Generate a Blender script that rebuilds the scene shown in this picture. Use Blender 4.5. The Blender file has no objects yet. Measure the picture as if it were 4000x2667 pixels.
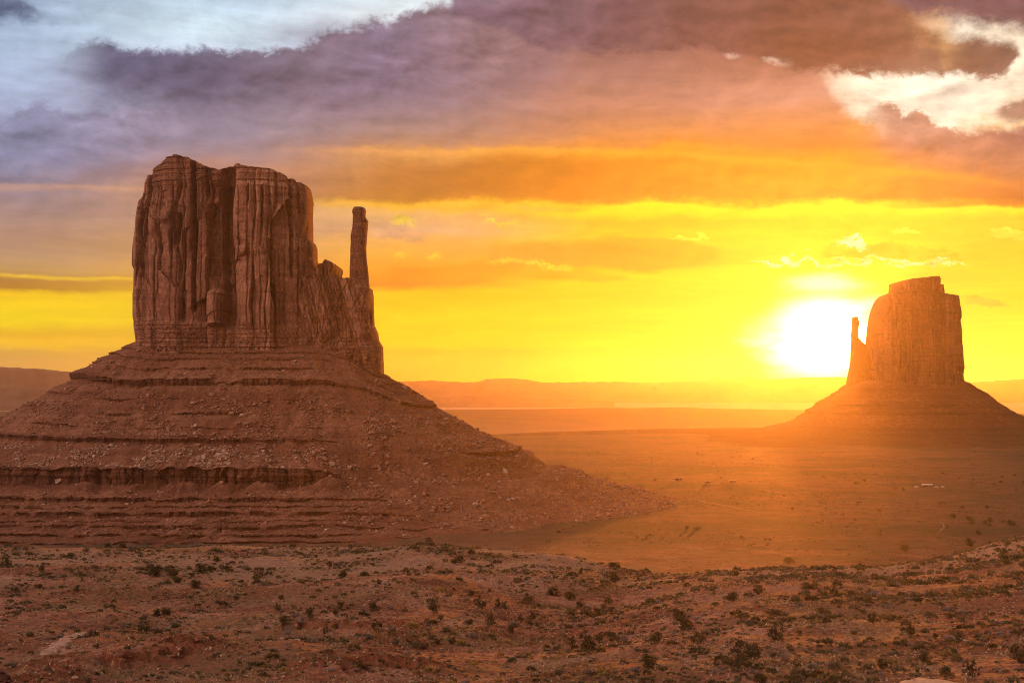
import bpy, bmesh, math, random
import numpy as np
from mathutils import Vector

random.seed(7)
RNG = np.random.default_rng(11)
R = math.radians
scene = bpy.context.scene
COL = scene.collection

# ------------------------------------------------------------------ camera
F = 5495.0                      # focal length in photograph pixels (4000 wide)
PITCH = R(1.85)
cam_data = bpy.data.cameras.new("camera")
cam_data.sensor_width = 36.0
cam_data.lens = 36.0 * F / 4000.0
cam_data.clip_start = 1.0
cam_data.clip_end = 60000.0
cam = bpy.data.objects.new("camera", cam_data)
COL.objects.link(cam)
cam.location = (0, 0, 0)
cam.rotation_euler = (R(90) + PITCH, 0, 0)
scene.camera = cam

SP, CP = math.sin(PITCH), math.cos(PITCH)
def ray(X, Y):
    """direction through a photograph pixel, scaled so that its forward (y) component is 1"""
    cx = (X - 2000.0) / F
    cy = (1333.5 - Y) / F
    dy = CP - cy * SP
    return cx / dy, (SP + cy * CP) / dy
def azel(X, Y):
    u, v = ray(X, Y)
    return math.degrees(math.atan(u)), math.degrees(math.atan2(v, math.hypot(1.0, u)))
def wx(X, d, Y=1400):
    return ray(X, Y)[0] * d
def wz(Y, d, X=2000):
    return ray(X, Y)[1] * d

# ------------------------------------------------------------------ light
SUN_AZ, SUN_EL = azel(3225, 1290)
scene.view_settings.view_transform = 'Standard'
scene.view_settings.look = 'None'
scene.view_settings.exposure = 0.0
scene.view_settings.gamma = 1.0
scene.view_settings.use_curve_mapping = False

sun_data = bpy.data.lights.new("sun", 'SUN')
sun_data.energy = 4.9
sun_data.angle = R(1.0)
sun_data.color = (1.0, 0.26, 0.02)
sun = bpy.data.objects.new("sun", sun_data)
COL.objects.link(sun)
sdir = Vector((math.sin(R(SUN_AZ)) * math.cos(R(SUN_EL)), math.cos(R(SUN_AZ)) * math.cos(R(SUN_EL)), math.sin(R(SUN_EL))))
sun.rotation_euler = sdir.to_track_quat('Z', 'Y').to_euler()
sun.location = sdir * 500.0

# ------------------------------------------------------------------ node helpers
def lin(c):
    out = []
    for v in c[:3]:
        v = v / 255.0
        out.append(v / 12.92 if v <= 0.04045 else ((v + 0.055) / 1.055) ** 2.4)
    return tuple(out)

class G:
    """small builder for node trees: every method returns an output socket"""
    def __init__(self, tree):
        self.t = tree
    def node(self, kind, **props):
        n = self.t.nodes.new(kind)
        for k, v in props.items():
            setattr(n, k, v)
        return n
    def put(self, sock, v):
        if isinstance(v, bpy.types.NodeSocket):
            self.t.links.new(v, sock)
        elif v is not None:
            sock.default_value = v
    def m(self, op, a, b=None, c=None, clamp=False):
        n = self.node('ShaderNodeMath', operation=op, use_clamp=clamp)
        for i, v in enumerate((a, b, c)):
            if v is not None:
                self.put(n.inputs[i], v)
        return n.outputs[0]
    def add(self, a, b): return self.m('ADD', a, b)
    def sub(self, a, b): return self.m('SUBTRACT', a, b)
    def mul(self, a, b): return self.m('MULTIPLY', a, b)
    def mad(self, a, b, c): return self.m('MULTIPLY_ADD', a, b, c)
    def rng(self, x, a, b, c=0.0, d=1.0, smooth=True):
        n = self.node('ShaderNodeMapRange', interpolation_type='SMOOTHSTEP' if smooth else 'LINEAR')
        for i, v in enumerate((x, a, b, c, d)):
            self.put(n.inputs[i], v)
        return n.outputs[0]
    def vec(self, x, y, z=0.0):
        n = self.node('ShaderNodeCombineXYZ')
        for i, v in enumerate((x, y, z)):
            self.put(n.inputs[i], v)
        return n.outputs[0]
    def noise(self, v, scale, detail=5.0, rough=0.55, dist=0.0, lac=2.0):
        n = self.node('ShaderNodeTexNoise', noise_dimensions='3D')
        self.put(n.inputs['Vector'], v)
        n.inputs['Scale'].default_value = scale
        n.inputs['Detail'].default_value = detail
        n.inputs['Roughness'].default_value = rough
        n.inputs['Lacunarity'].default_value = lac
        n.inputs['Distortion'].default_value = dist
        return n.outputs[0]
    def voro(self, v, scale, feature='F1', out='Distance', rand=1.0):
        n = self.node('ShaderNodeTexVoronoi', voronoi_dimensions='3D', feature=feature)
        self.put(n.inputs['Vector'], v)
        n.inputs['Scale'].default_value = scale
        n.inputs['Randomness'].default_value = rand
        return n.outputs[out]
    def scale3(self, v, s):
        n = self.node('ShaderNodeVectorMath', operation='MULTIPLY')
        self.put(n.inputs[0], v)
        n.inputs[1].default_value = s
        return n.outputs[0]
    def ramp(self, x, stops, interp='LINEAR'):
        """stops: list of (pos 0..1, linear rgb)"""
        n = self.node('ShaderNodeValToRGB')
        cr = n.color_ramp
        cr.interpolation = interp
        while len(cr.elements) < len(stops):
            cr.elements.new(0.5)
        for e, (p, c) in zip(cr.elements, sorted(stops, key=lambda s: s[0])):
            e.position = p
            e.color = (c[0], c[1], c[2], 1.0)
        self.put(n.inputs[0], x)
        return n.outputs[0]
    def curve(self, x, pts):
        """pts: list of (0..1, 0..1)"""
        n = self.node('ShaderNodeFloatCurve')
        cu = n.mapping.curves[0]
        n.mapping.use_clip = False
        n.mapping.extend = 'HORIZONTAL'
        pts = sorted(pts)
        cu.points[0].location = pts[0]
        cu.points[1].location = pts[-1]
        for p in pts[1:-1]:
            cu.points.new(p[0], p[1])
        for p in cu.points:
            p.handle_type = 'AUTO_CLAMPED'
        n.mapping.update()
        self.put(n.inputs['Value'], x)
        return n.outputs[0]
    def mix(self, f, a, b, blend='MIX'):
        n = self.node('ShaderNodeMix', data_type='RGBA', blend_type=blend)
        self.put(n.inputs[0], f)
        for sock, v in ((n.inputs[6], a), (n.inputs[7], b)):
            if isinstance(v, tuple) and len(v) == 3:
                v = (v[0], v[1], v[2], 1.0)
            self.put(sock, v)
        return n.outputs[2]

# ------------------------------------------------------------------ sky
world = bpy.data.worlds.new("World")
scene.world = world
world.use_nodes = True
wt = world.node_tree
wt.nodes.clear()
g = G(wt)
AZ0, AZ1 = -24.0, 24.0          # range over which cloud outlines are given, degrees from straight ahead
EL0, EL1 = -2.0, 22.0

def na(az): return min(1.0, max(0.0, (az - AZ0) / (AZ1 - AZ0)))
def ne(el): return min(1.0, max(0.0, (el - EL0) / (EL1 - EL0)))

def build_sky():
    tc = g.node('ShaderNodeTexCoord')
    sep = g.node('ShaderNodeSeparateXYZ')
    nrm = g.node('ShaderNodeVectorMath', operation='NORMALIZE')
    g.put(nrm.inputs[0], tc.outputs['Generated'])
    g.put(sep.inputs[0], nrm.outputs[0])
    dx, dy, dz = sep.outputs
    deg = 180.0 / math.pi
    az = g.mul(g.m('ARCTAN2', dx, dy), deg)
    el = g.mul(g.m('ARCSINE', dz), deg)
    # broken outlines: shift the direction a little with turbulence (streaky near the horizon, billowy above)
    flat = g.vec(g.mul(az, 0.25), g.mul(el, 0.75))
    puff = g.vec(g.mul(az, 0.6), g.mul(el, 0.8), 3.7)
    n1 = g.sub(g.noise(flat, 1.0, 7.0, 0.6), 0.5)
    n2 = g.sub(g.add(g.mul(g.noise(puff, 1.0, 8.0, 0.66, 0.35), .6), g.mul(g.noise(g.vec(g.mul(az, 1.9), g.mul(el, 2.6), 1.1), 1.0, 6.0, .65, .4), .4)), 0.5)
    n3 = g.sub(g.noise(g.vec(g.mul(az, 0.12), g.mul(el, 0.6), 9.1), 1.0, 6.0, 0.55), 0.5)
    hi = g.rng(el, 4.0, 8.0)
    def billow(da, de):
        return g.noise(g.vec(g.mul(g.add(az, da), .42), g.mul(g.add(el, de), .85), 14.0), 1.0, 9.0, .6, .25)
    emb = g.sub(billow(0.0, 0.0), billow(.35, -.3))      # side of each billow that faces the low sun
    bil = g.sub(billow(0.0, 0.0), .5)
    warp = g.add(g.mul(n1, 0.8), g.mul(g.mul(n2, hi), 1.0))
    elw = g.add(el, warp)
    azw = g.add(az, g.mul(n3, 3.0))
    A = g.rng(az, AZ0, AZ1, 0.0, 1.0, smooth=False)
    E = g.rng(elw, EL0, EL1, 0.0, 1.0, smooth=False)

    # broad colours: one ramp over height for each of several bearings
    cols = {
        0:    [(-250, (120,135,165)), (0, (158,178,206)), (150, (178,200,226)), (300, (182,198,228)), (400, (174,184,216)), (500, (150,154,184)), (600, (148,147,178)),
               (700, (152,136,150)), (800, (166,136,134)), (900, (184,143,122)), (1000, (192,150,114)), (1050, (206,160,96)), (1085, (186,130,62)), (1122, (186,128,44)),
               (1145, (255,205,30)), (1250, (255,222,25)), (1305, (238,182,40)), (1345, (250,198,42)), (1372, (222,172,72)), (1440, (222,168,84))],
        800:  [(-250, (150,165,190)), (0, (200,224,244)), (120, (218,240,252)), (200, (206,220,240)), (300, (150,140,160)), (420, (160,146,166)), (520, (156,142,160)), (590, (164,138,146)),
               (650, (186,136,120)), (740, (190,138,110)), (860, (196,148,116)), (1000, (215,160,100)), (1100, (235,170,60)), (1200, (255,215,35)), (1400, (240,185,60))],
        1600: [(-250, (190,205,225)), (0, (228,244,252)), (60, (236,244,250)), (150, (150,136,158)), (220, (150,134,154)), (320, (148,130,148)), (420, (156,130,136)), (520, (172,134,120)),
               (575, (196,140,104)), (600, (232,160,84)), (640, (208,142,78)), (720, (194,126,58)), (775, (200,130,44)), (800, (252,186,52)), (835, (238,182,108)), (900, (226,172,124)),
               (950, (244,178,86)), (1010, (248,174,60)), (1060, (250,160,40)), (1110, (240,142,40)), (1140, (255,200,30)), (1250, (255,214,30)), (1350, (255,214,32)), (1372, (255,192,42)), (1470, (255,180,50))],
        2400: [(-250, (150,120,130)), (0, (136,104,112)), (120, (134,100,102)), (220, (156,112,104)), (320, (172,124,110)), (420, (190,132,106)), (510, (210,140,92)), (570, (230,146,64)),
               (594, (255,170,44)), (640, (234,142,34)), (710, (236,142,36)), (775, (250,152,42)), (800, (255,222,34)), (850, (255,190,42)), (925, (255,205,40)), (975, (248,172,48)),
               (1035, (255,164,46)), (1065, (255,208,36)), (1150, (255,208,38)), (1340, (255,210,40)), (1400, (255,196,42)), (1480, (255,186,50))],
        3200: [(-250, (130,100,110)), (0, (122,92,98)), (100, (136,94,82)), (200, (150,96,74)), (285, (186,130,108)), (380, (208,152,128)), (480, (212,142,88)), (560, (222,142,62)),
               (625, (242,158,38)), (700, (255,172,46)), (780, (255,162,46)), (806, (255,244,48)), (850, (255,216,44)), (950, (255,226,46)), (1060, (255,226,46)), (1250, (255,204,42)),
               (1400, (255,206,38)), (1480, (255,190,40))],
        4000: [(-250, (120,95,105)), (0, (128,98,102)), (120, (250,240,215)), (300, (255,250,226)), (390, (220,186,156)), (455, (255,214,112)), (520, (158,120,114)), (610, (176,126,104)),
               (700, (182,117,66)), (765, (166,102,52)), (800, (226,138,46)), (815, (255,232,50)), (850, (255,200,50)), (950, (255,206,50)), (1100, (255,218,50)), (1300, (255,224,54)),
               (1450, (255,210,58)), (1490, (255,184,72))],
    }
    keys = sorted(cols)
    base = None
    for i, X in enumerate(keys):
        r = g.ramp(E, [(ne(azel(X, Y)[1]), lin(c)) for Y, c in cols[X]])
        if base is None:
            base = r
        else:
            a0, a1 = azel(keys[i - 1], 700)[0], azel(X, 700)[0]
            base = g.mix(g.rng(azw, a0, a1), base, r)

    # streaks and mottling inside the sheets
    streak = g.noise(g.vec(g.mul(az, 0.16), g.mul(el, 1.5), 21.0), 1.0, 7.0, 0.6, 0.4)
    mott = g.noise(g.vec(g.mul(az, 0.5), g.mul(el, 0.7), 5.0), 1.0, 7.0, 0.6, 0.5)
    k = g.add(g.mad(g.sub(streak, 0.5), 0.5, 1.0), g.mul(g.add(g.mul(emb, 1.0), g.mul(bil, .4)), g.mad(hi, .5, .1)))
    mulc = g.node('ShaderNodeMix', data_type='RGBA', blend_type='MULTIPLY')
    mulc.inputs[0].default_value = 1.0
    g.put(mulc.inputs[6], base)
    g.put(mulc.inputs[7], g.vec(k, k, k))
    base = mulc.outputs[2]

    def cloud(base, top, bot, st, sb, amp, colr, opac=1.0, kind='puff', gain=1.0, fade=None, shade=1.0):
        """one cloud between an upper and a lower outline (photograph pixels), softness st / sb and raggedness amp in degrees"""
        T = g.curve(A, [(na(azel(*p)[0]), ne(azel(*p)[1])) for p in top])
        B = g.curve(A, [(na(azel(*p)[0]), ne(azel(*p)[1])) for p in bot])
        n = n2 if kind == 'puff' else n1
        ee = g.add(el, g.mul(n, amp * (2.1 if kind == 'puff' else 1.6)))
        En = g.rng(ee, EL0, EL1, 0.0, 1.0, smooth=False)
        s = 1.0 / (EL1 - EL0)
        mt = g.rng(g.sub(T, En), -st * s, st * s)
        mb = g.rng(g.sub(En, B), -sb * s, sb * s)
        a = g.mul(g.mul(mt, mb), opac)
        xs = [p[0] for p in top]
        lo, hi_ = azel(min(xs), 500)[0], azel(max(xs), 500)[0]
        if fade is None: fade = 60
        fd = fade / 96.0
        if min(xs) > -700:
            a = g.mul(a, g.rng(az, lo, lo + fd))
        if max(xs) < 4700:
            a = g.mul(a, g.rng(az, hi_, hi_ - fd))
        if kind == 'flat': shade *= .3
        shade_k = g.add(g.mad(emb, 1.5 * shade, 1.0), g.mul(bil, .6 * shade))
        if isinstance(colr, list):
            c = g.ramp(A, [(na(azel(X, 500)[0]), tuple(v * gain for v in lin(cc))) for X, cc in colr])
        else:
            c = tuple(v * gain for v in lin(colr))
        mm = g.node('ShaderNodeMix', data_type='RGBA', blend_type='MULTIPLY')
        mm.inputs[0].default_value = 1.0
        g.put(mm.inputs[6], c if not isinstance(c, tuple) else (c[0], c[1], c[2], 1.0)); g.put(mm.inputs[7], g.vec(shade_k, shade_k, shade_k))
        return g.mix(a, base, mm.outputs[2])

    # bright opening on the right and the white streak beside the dark band
    base = cloud(base, [(3140,262),(3250,285),(3500,250),(3800,90),(4000,60),(4300,60)], [(3140,280),(3210,325),(3260,400),(3330,446),(3480,505),(3700,515),(4000,480),(4300,470)],
                 0.3, .45, 1.1, [(3100,(255,238,205)),(3350,(255,250,222)),(3700,(255,252,230)),(4000,(250,236,205)),(4300,(220,200,170))], .9, gain=1.0, shade=.9, fade=230)
    base = cloud(base, [(2815,190),(2860,193),(2910,204)], [(2815,200),(2860,214),(2910,210)], .1, .14, .6, (255,225,205), .75, fade=30)
    base = cloud(base, [(2965,224),(3020,222),(3070,226),(3120,240)], [(2965,232),(3020,250),(3070,254),(3120,246)], .1, .14, .6, (255,236,215), .85, fade=30)
    # long purple cloud, upper left to top centre
    base = cloud(base, [(140,330),(220,292),(285,178),(370,160),(450,186),(560,192),(650,186),(760,182),(850,212),(930,204),(1010,190),(1110,198),(1200,178),(1290,122),(1400,104),(1510,92),(1620,46),(1750,28),(1900,22),(2050,0),(2300,-60)],
                 [(140,300),(300,350),(450,388),(600,420),(850,440),(1200,420),(1600,380),(2000,330),(2300,300)],
                 .22, 1.3, 1.0, [(140,(128,120,148)),(420,(92,88,118)),(800,(100,92,118)),(1200,(122,104,122)),(1500,(130,112,136)),(1900,(144,114,120)),(2300,(150,112,112))], .95, fade=300)
    # lavender puffs on the left
    base = cloud(base, [(-400,470),(0,475),(90,420),(170,400),(240,430),(330,440),(370,418),(420,445),(500,430),(640,440),(800,520)],
                 [(-400,700),(0,690),(300,640),(600,560),(800,540)], .25, 1.4, 1.1, [(0,(138,138,170)),(250,(140,136,168)),(500,(156,144,170)),(800,(166,145,162))], .75, fade=200)
    base = cloud(base, [(-500,-60),(0,-10),(100,20),(180,70),(260,90)], [(-500,90),(0,84),(100,80),(180,72),(260,95)], .35, .35, .8, (92,106,136), .95)
    # reddish brown band, top right, with its blunt end
    base = cloud(base, [(1750,-40),(2200,-120),(3000,-120),(3500,-40),(3560,60),(3700,140),(3800,142),(3900,150),(3960,175),(3995,215),(4010,240)],
                 [(1750,60),(1950,110),(2150,190),(2400,200),(2700,190),(2850,200),(3000,240),(3150,272),(3300,288),(3500,300),(3650,290),(3750,296),(3830,312),(3920,300),(3990,225),(4010,240)],
                 .3, .22, .8, [(1750,(122,98,118)),(2300,(118,88,98)),(2700,(118,80,76)),(3100,(120,78,64)),(3400,(126,84,70)),(3650,(128,88,68)),(3800,(110,76,64)),(3990,(92,66,62))], .94, fade=30)
    base = cloud(base, [(3480,80),(3560,62),(3650,70),(3760,130),(3800,170)], [(3480,95),(3560,120),(3650,150),(3720,250),(3800,200)], .45, .8, 1.6, [(3400,(190,135,100)),(3600,(232,170,110)),(3800,(250,200,120))], .5, fade=140)
    base = cloud(base, [(3350,-200),(3700,-200),(4300,-200)], [(3350,-60),(3500,-10),(3600,40),(3740,58),(3820,92),(4000,112),(4300,130)], .3, .4, .8, (108,82,90), .97)
    # puff under the opening and small dark clouds at the right edge
    base = cloud(base, [(3330,500),(3370,455),(3420,416),(3500,412),(3540,444),(3590,432),(3650,484),(3700,486),(3760,530),(3900,560),(4100,600)],
                 [(3330,520),(3450,560),(3600,600),(3800,640),(4100,660)], .14, .9, 1.0, [(3330,(186,140,116)),(3500,(160,120,106)),(3750,(166,124,106)),(4100,(168,120,98))], .9, fade=150)
    base = cloud(base, [(3860,452),(3950,408),(4000,394),(4300,380)], [(3860,458),(3950,468),(4000,468),(4300,470)], .15, .2, .6, (150,114,104), .85)
    base = cloud(base, [(3880,550),(3940,518),(4000,536),(4300,530)], [(3880,558),(3940,575),(4000,580),(4300,580)], .1, .2, .5, (138,102,94), .9)
    # thin lit edge above the long orange sheet, darker body, gold lower edge
    base = cloud(base, [(1150,592),(1500,588),(1950,578),(2300,582),(2600,592),(3000,620),(3400,652),(3800,690),(4100,720)], [(1150,606),(1500,604),(1950,596),(2300,600),(2600,610),(3000,642),(3400,676),(3800,712),(4100,740)],
                 .16, .16, .35, [(1150,(225,160,120)),(1800,(255,176,70)),(2600,(255,178,44)),(3500,(250,172,50)),(4100,(215,140,70))], .75, 'flat', fade=300)
    base = cloud(base, [(1350,640),(1700,640),(1950,604),(2200,612),(2450,640),(2700,680)], [(1350,740),(1700,760),(1950,770),(2200,780),(2450,740),(2700,700)], .35, .6, .7,
                 [(1350,(196,128,68)),(1900,(196,118,30)),(2250,(222,132,32)),(2700,(250,152,44))], .75, 'flat', fade=260)
    base = cloud(base, [(1200,772),(1500,790),(1900,812),(2200,832),(2450,792),(2700,795),(2900,812),(3300,806),(3700,812),(4200,812)],
                 [(1200,786),(1500,806),(1900,830),(2200,852),(2450,850),(2700,845),(2900,842),(3300,842),(3700,836),(4200,832)], .08, .3, .5,
                 [(1200,(255,190,70)),(1900,(255,190,40)),(2400,(255,235,36)),(3000,(255,246,46)),(4200,(255,240,60))], .9, 'flat', fade=300)
    # loose clouds in the gold
    base = cloud(base, [(1880,1000),(1950,965),(2050,955),(2150,962),(2300,935),(2500,925),(2700,940),(2830,985)], [(1880,1030),(2100,1030),(2300,1050),(2500,1052),(2700,1030),(2830,1010)],
                 .16, .16, .8, [(1880,(250,168,62)),(2400,(252,162,44)),(2830,(255,185,44))], .9, 'flat')
    base = cloud(base, [(1480,1040),(1700,1050),(1900,1012),(2100,1035),(2300,1060),(2480,1075)], [(1480,1125),(1800,1120),(2000,1085),(2300,1105),(2480,1080)], .15, .15, .6, [(1480,(240,146,44)),(2480,(255,176,40))], .75, 'flat')
    base = cloud(base, [(1880,1008),(2000,1012),(2150,1030),(2260,1052)], [(1880,1020),(2000,1026),(2150,1044),(2260,1060)], .07, .12, .9, (255,225,64), .55)
    base = cloud(base, [(2590,920),(2700,915),(2800,922)], [(2590,928),(2700,934),(2800,930)], .05, .08, .8, (255,240,70), .8)
    base = cloud(base, [(1440,870),(1550,900),(1680,920)], [(1440,900),(1550,940),(1680,945)], .25, .2, .8, (206,156,120), .7)
    for X0, Y0, w, h in ((1575, 860, 70, 30), (1885, 843, 40, 14), (1960, 880, 90, 14), (1560, 1012, 40, 20), (1690, 1010, 60, 10)):
        base = cloud(base, [(X0 - w, Y0), (X0, Y0 - h), (X0 + w, Y0 - 2)], [(X0 - w, Y0 + 4), (X0, Y0 + h * .5), (X0 + w, Y0 + 4)], .08, .12, 1.2, (255,222,60), .7)
    # lit filaments over the sun
    base = cloud(base, [(2900,1018),(3050,1015),(3200,1022),(3300,1026),(3420,1012),(3550,1008),(3640,1018),(3800,1022)], [(2900,1024),(3050,1028),(3200,1036),(3300,1038),(3420,1028),(3550,1018),(3640,1030),(3800,1028)],
                 .04, .07, 1.3, (255,250,170), .8, gain=1.2, shade=2.5)
    base = cloud(base, [(3180,985),(3280,950),(3330,935),(3420,958),(3480,930),(3600,965),(3780,1005)], [(3180,1005),(3280,1010),(3330,1008),(3420,1012),(3600,1010),(3780,1010)], .06, .06, .9, (255,190,40), .75)
    base = cloud(base, [(3240,960),(3310,935),(3360,940),(3410,975)], [(3240,975),(3310,962),(3360,972),(3410,985)], .05, .08, 1.6, (255,252,170), .8, gain=1.25, shade=2.0)
    base = cloud(base, [(3460,905),(3540,885),(3610,905)], [(3460,912),(3540,905),(3610,915)], .05, .05, .6, (255,250,80), .8)
    base = cloud(base, [(3830,925),(3920,898),(4050,905)], [(3830,938),(3920,940),(4050,935)], .06, .08, 1.0, (255,240,80), .7)
    base = cloud(base, [(3740,1150),(3850,1165),(3960,1195)], [(3740,1190),(3850,1195),(3960,1200)], .06, .06, .4, (250,180,60), .8)
    # low bank over the horizon, left streaks
    base = cloud(base, [(1450,1362),(1800,1368),(2300,1360),(2700,1362),(3000,1380)], [(1450,1560),(2200,1560),(3000,1560)], .12, .2, .25, [(1450,(255,184,44)),(2300,(255,196,40)),(3000,(255,220,45))], .8, 'flat', fade=250)
    base = cloud(base, [(-500,1062),(0,1068),(250,1072),(520,1082),(700,1090)], [(-500,1076),(0,1080),(250,1086),(520,1094),(700,1100)], .08, .1, .4, (255,205,50), .8, 'flat')
    base = cloud(base, [(-500,720),(0,722),(300,722),(450,732),(620,752)], [(-500,740),(0,742),(300,742),(450,755),(620,762)], .12, .2, .5, (222,164,128), .6, 'flat')

    # the sun behind thin cloud
    def spot(X, Y, sx, sy, gain, p=2.0):
        a, e = azel(X, Y)
        u = g.mul(g.sub(g.add(az, g.mul(n1, 3.0)), a), 96.0 / sx)
        v = g.mul(g.sub(g.add(el, g.mul(n1, .7)), e), 96.0 / sy)
        r2 = g.add(g.mul(u, u), g.mul(v, v))
        if p != 2.0:
            r2 = g.m('POWER', r2, p / 2.0)
        return g.mul(g.m('EXPONENT', g.mul(r2, -1.0)), gain)
    glow = g.add(g.add(spot(3215, 1330, 215, 150, 3.0, 4.0), spot(3225, 1105, 150, 32, 1.0, 3.0)), g.add(spot(3230, 1300, 560, 330, 0.07), spot(3290, 1200, 150, 40, .8, 3.0)))
    gl = g.node('ShaderNodeMix', data_type='RGBA', blend_type='MULTIPLY')
    gl.inputs[0].default_value = 1.0
    gl.inputs[6].default_value = (1.0, 0.93, 0.62, 1.0)
    g.put(gl.inputs[7], g.vec(glow, glow, glow))
    base = g.mix(1.0, base, gl.outputs[2], 'ADD')

    # away from the view: dull lavender overcast, bluer behind the viewer
    up = g.rng(el, 17.0, 40.0)
    over = g.mix(g.noise(g.vec(g.mul(az, .05), g.mul(el, .05)), 1.0, 5.0), lin((146, 127, 124)), lin((192, 171, 155)))
    side = g.rng(g.m('ABSOLUTE', az), 26.0, 70.0)
    # unseen sky brightened, behind the viewer away from the sun, to light the cliffs
    dt = g.node('ShaderNodeVectorMath', operation='DOT_PRODUCT')
    g.put(dt.inputs[0], nrm.outputs[0]); dt.inputs[1].default_value = (-.80, -.36, .48)
    br = g.mad(g.m('POWER', g.m('MAXIMUM', dt.outputs['Value'], 0.0), 2.2), 5.6, .66)
    def bright(c):
        n = g.node('ShaderNodeMix', data_type='RGBA', blend_type='MULTIPLY')
        n.inputs[0].default_value = 1.0
        g.put(n.inputs[6], c); g.put(n.inputs[7], g.vec(br, br, br))
        return n.outputs[2]
    over = bright(over)
    base = g.mix(up, base, over)
    west = g.mix(g.rng(el, 0.0, 35.0), bright(g.mix(0.0, lin((200, 158, 138)), (0, 0, 0))), over)
    base = g.mix(side, base, west)

    sky = g.node('ShaderNodeTexSky', sky_type='NISHITA')
    sky.sun_disc = False
    sky.sun_elevation = R(SUN_EL)
    sky.sun_rotation = R(SUN_AZ)
    sky.air_density, sky.dust_density, sky.ozone_density = 1.0, 1.0, 1.0
    b1 = g.node('ShaderNodeBackground')
    g.put(b1.inputs[0], sky.outputs[0]); b1.inputs[1].default_value = 0.05
    b2 = g.node('ShaderNodeBackground')
    g.put(b2.inputs[0], base); b2.inputs[1].default_value = 1.0
    mx = g.node('ShaderNodeMixShader')
    mx.inputs[0].default_value = 0.92         # the overcast hides most of the clear sky
    wt.links.new(b1.outputs[0], mx.inputs[1]); wt.links.new(b2.outputs[0], mx.inputs[2])
    out = g.node('ShaderNodeOutputWorld')
    wt.links.new(mx.outputs[0], out.inputs[0])
build_sky()
world.cycles.sampling_method = 'MANUAL'
world.cycles.sample_map_resolution = 2048
scene.cycles.max_bounces = 4
scene.cycles.diffuse_bounces = 2
scene.cycles.volume_bounces = 0
scene.cycles.use_denoising = True
scene.cycles.denoising_prefilter = 'NONE'
scene.cycles.filter_width = 1.0
#STRUCTURE_BELOW
# ------------------------------------------------------------------ numeric noise
def _h(ix, iy, s):
    h = (ix.astype(np.int64) * 374761393 + iy.astype(np.int64) * 668265263 + s * 974634777) & 0xFFFFFFFF
    h = ((h ^ (h >> 13)) * 1274126177) & 0xFFFFFFFF
    return ((h ^ (h >> 16)) & 0xFFFFFF) / float(0xFFFFFF)
def vnoise(x, y, s=0):
    x0, y0 = np.floor(x), np.floor(y)
    fx, fy = x - x0, y - y0
    def gd(ix, iy):
        a = _h(ix, iy, s) * 2 * np.pi
        return np.cos(a) * (x - ix) + np.sin(a) * (y - iy)
    ux, uy = fx * fx * fx * (fx * (fx * 6 - 15) + 10), fy * fy * fy * (fy * (fy * 6 - 15) + 10)
    a, b, c, d = gd(x0, y0), gd(x0 + 1, y0), gd(x0, y0 + 1), gd(x0 + 1, y0 + 1)
    return (a + (b - a) * ux) * (1 - uy) + (c + (d - c) * ux) * uy
def fbm(x, y, s=0, o=4, r=0.5):
    x, y = np.broadcast_arrays(np.asarray(x, float), np.asarray(y, float))
    t, a, f = np.zeros(x.shape), 1.0, 1.0
    for i in range(o):
        t += a * vnoise(x * f + 17.3 * i, y * f - 9.1 * i, s + i)
        a *= r; f *= 2.03
    return t
def worley(x, y, s=0):
    """nearest and second nearest distance and a random number per cell"""
    x, y = np.broadcast_arrays(np.asarray(x, float), np.asarray(y, float))
    x0, y0 = np.floor(x), np.floor(y)
    f1, f2, cid = np.full(x.shape, 9.0), np.full(x.shape, 9.0), np.zeros(x.shape)
    for i in (-1, 0, 1):
        for j in (-1, 0, 1):
            cx, cy = x0 + i, y0 + j
            d = np.hypot(cx + _h(cx, cy, s) - x, cy + _h(cx, cy, s + 71) - y)
            r = _h(cx, cy, s + 133)
            n = d < f1
            f2 = np.where(n, f1, np.minimum(f2, d))
            cid = np.where(n, r, cid)
            f1 = np.where(n, d, f1)
    return f1, f2, cid
def sst(x, a, b):
    t = np.clip((np.asarray(x, float) - a) / (b - a), 0, 1)
    return t * t * (3 - 2 * t)
def lerp(a, b, t): return a + (b - a) * t

# ------------------------------------------------------------------ mesh helpers
def mesh_from(name, verts, faces, mat=None, parent=None, smooth=False, attrs=None):
    """verts (n,3); faces (m,3) or (m,4) integer array, or a list of such arrays"""
    me = bpy.data.meshes.new(name)
    verts = np.asarray(verts, np.float32)
    if not isinstance(faces, list):
        faces = [faces]
    faces = [np.asarray(f, np.int32) for f in faces if len(f)]
    me.vertices.add(len(verts)); me.vertices.foreach_set("co", verts.ravel())
    nl = sum(f.size for f in faces); npoly = sum(len(f) for f in faces)
    me.loops.add(nl); me.loops.foreach_set("vertex_index", np.concatenate([f.ravel() for f in faces]))
    me.polygons.add(npoly)
    tot = np.concatenate([np.full(len(f), f.shape[1], np.int32) for f in faces])
    me.polygons.foreach_set("loop_start", np.concatenate([[0], np.cumsum(tot)[:-1]]).astype(np.int32))
    me.polygons.foreach_set("loop_total", tot)
    me.polygons.foreach_set("use_smooth", np.full(npoly, smooth, bool))
    for k, v in (attrs or {}).items():
        at = me.attributes.new(k, 'FLOAT', 'POINT')
        at.data.foreach_set("value", np.asarray(v, np.float32).ravel())
    me.update(calc_edges=True)
    if mat: me.materials.append(mat)
    return obj_from(name, me, parent)
def obj_from(name, me, parent=None):
    o = bpy.data.objects.new(name, me)
    COL.objects.link(o)
    if parent: o.parent = parent
    return o
def tag(o, label=None, cat=None, group=None, kind=None):
    for k, v in (('label', label), ('category', cat), ('group', group), ('kind', kind)):
        if v: o[k] = v
    return o
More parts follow.
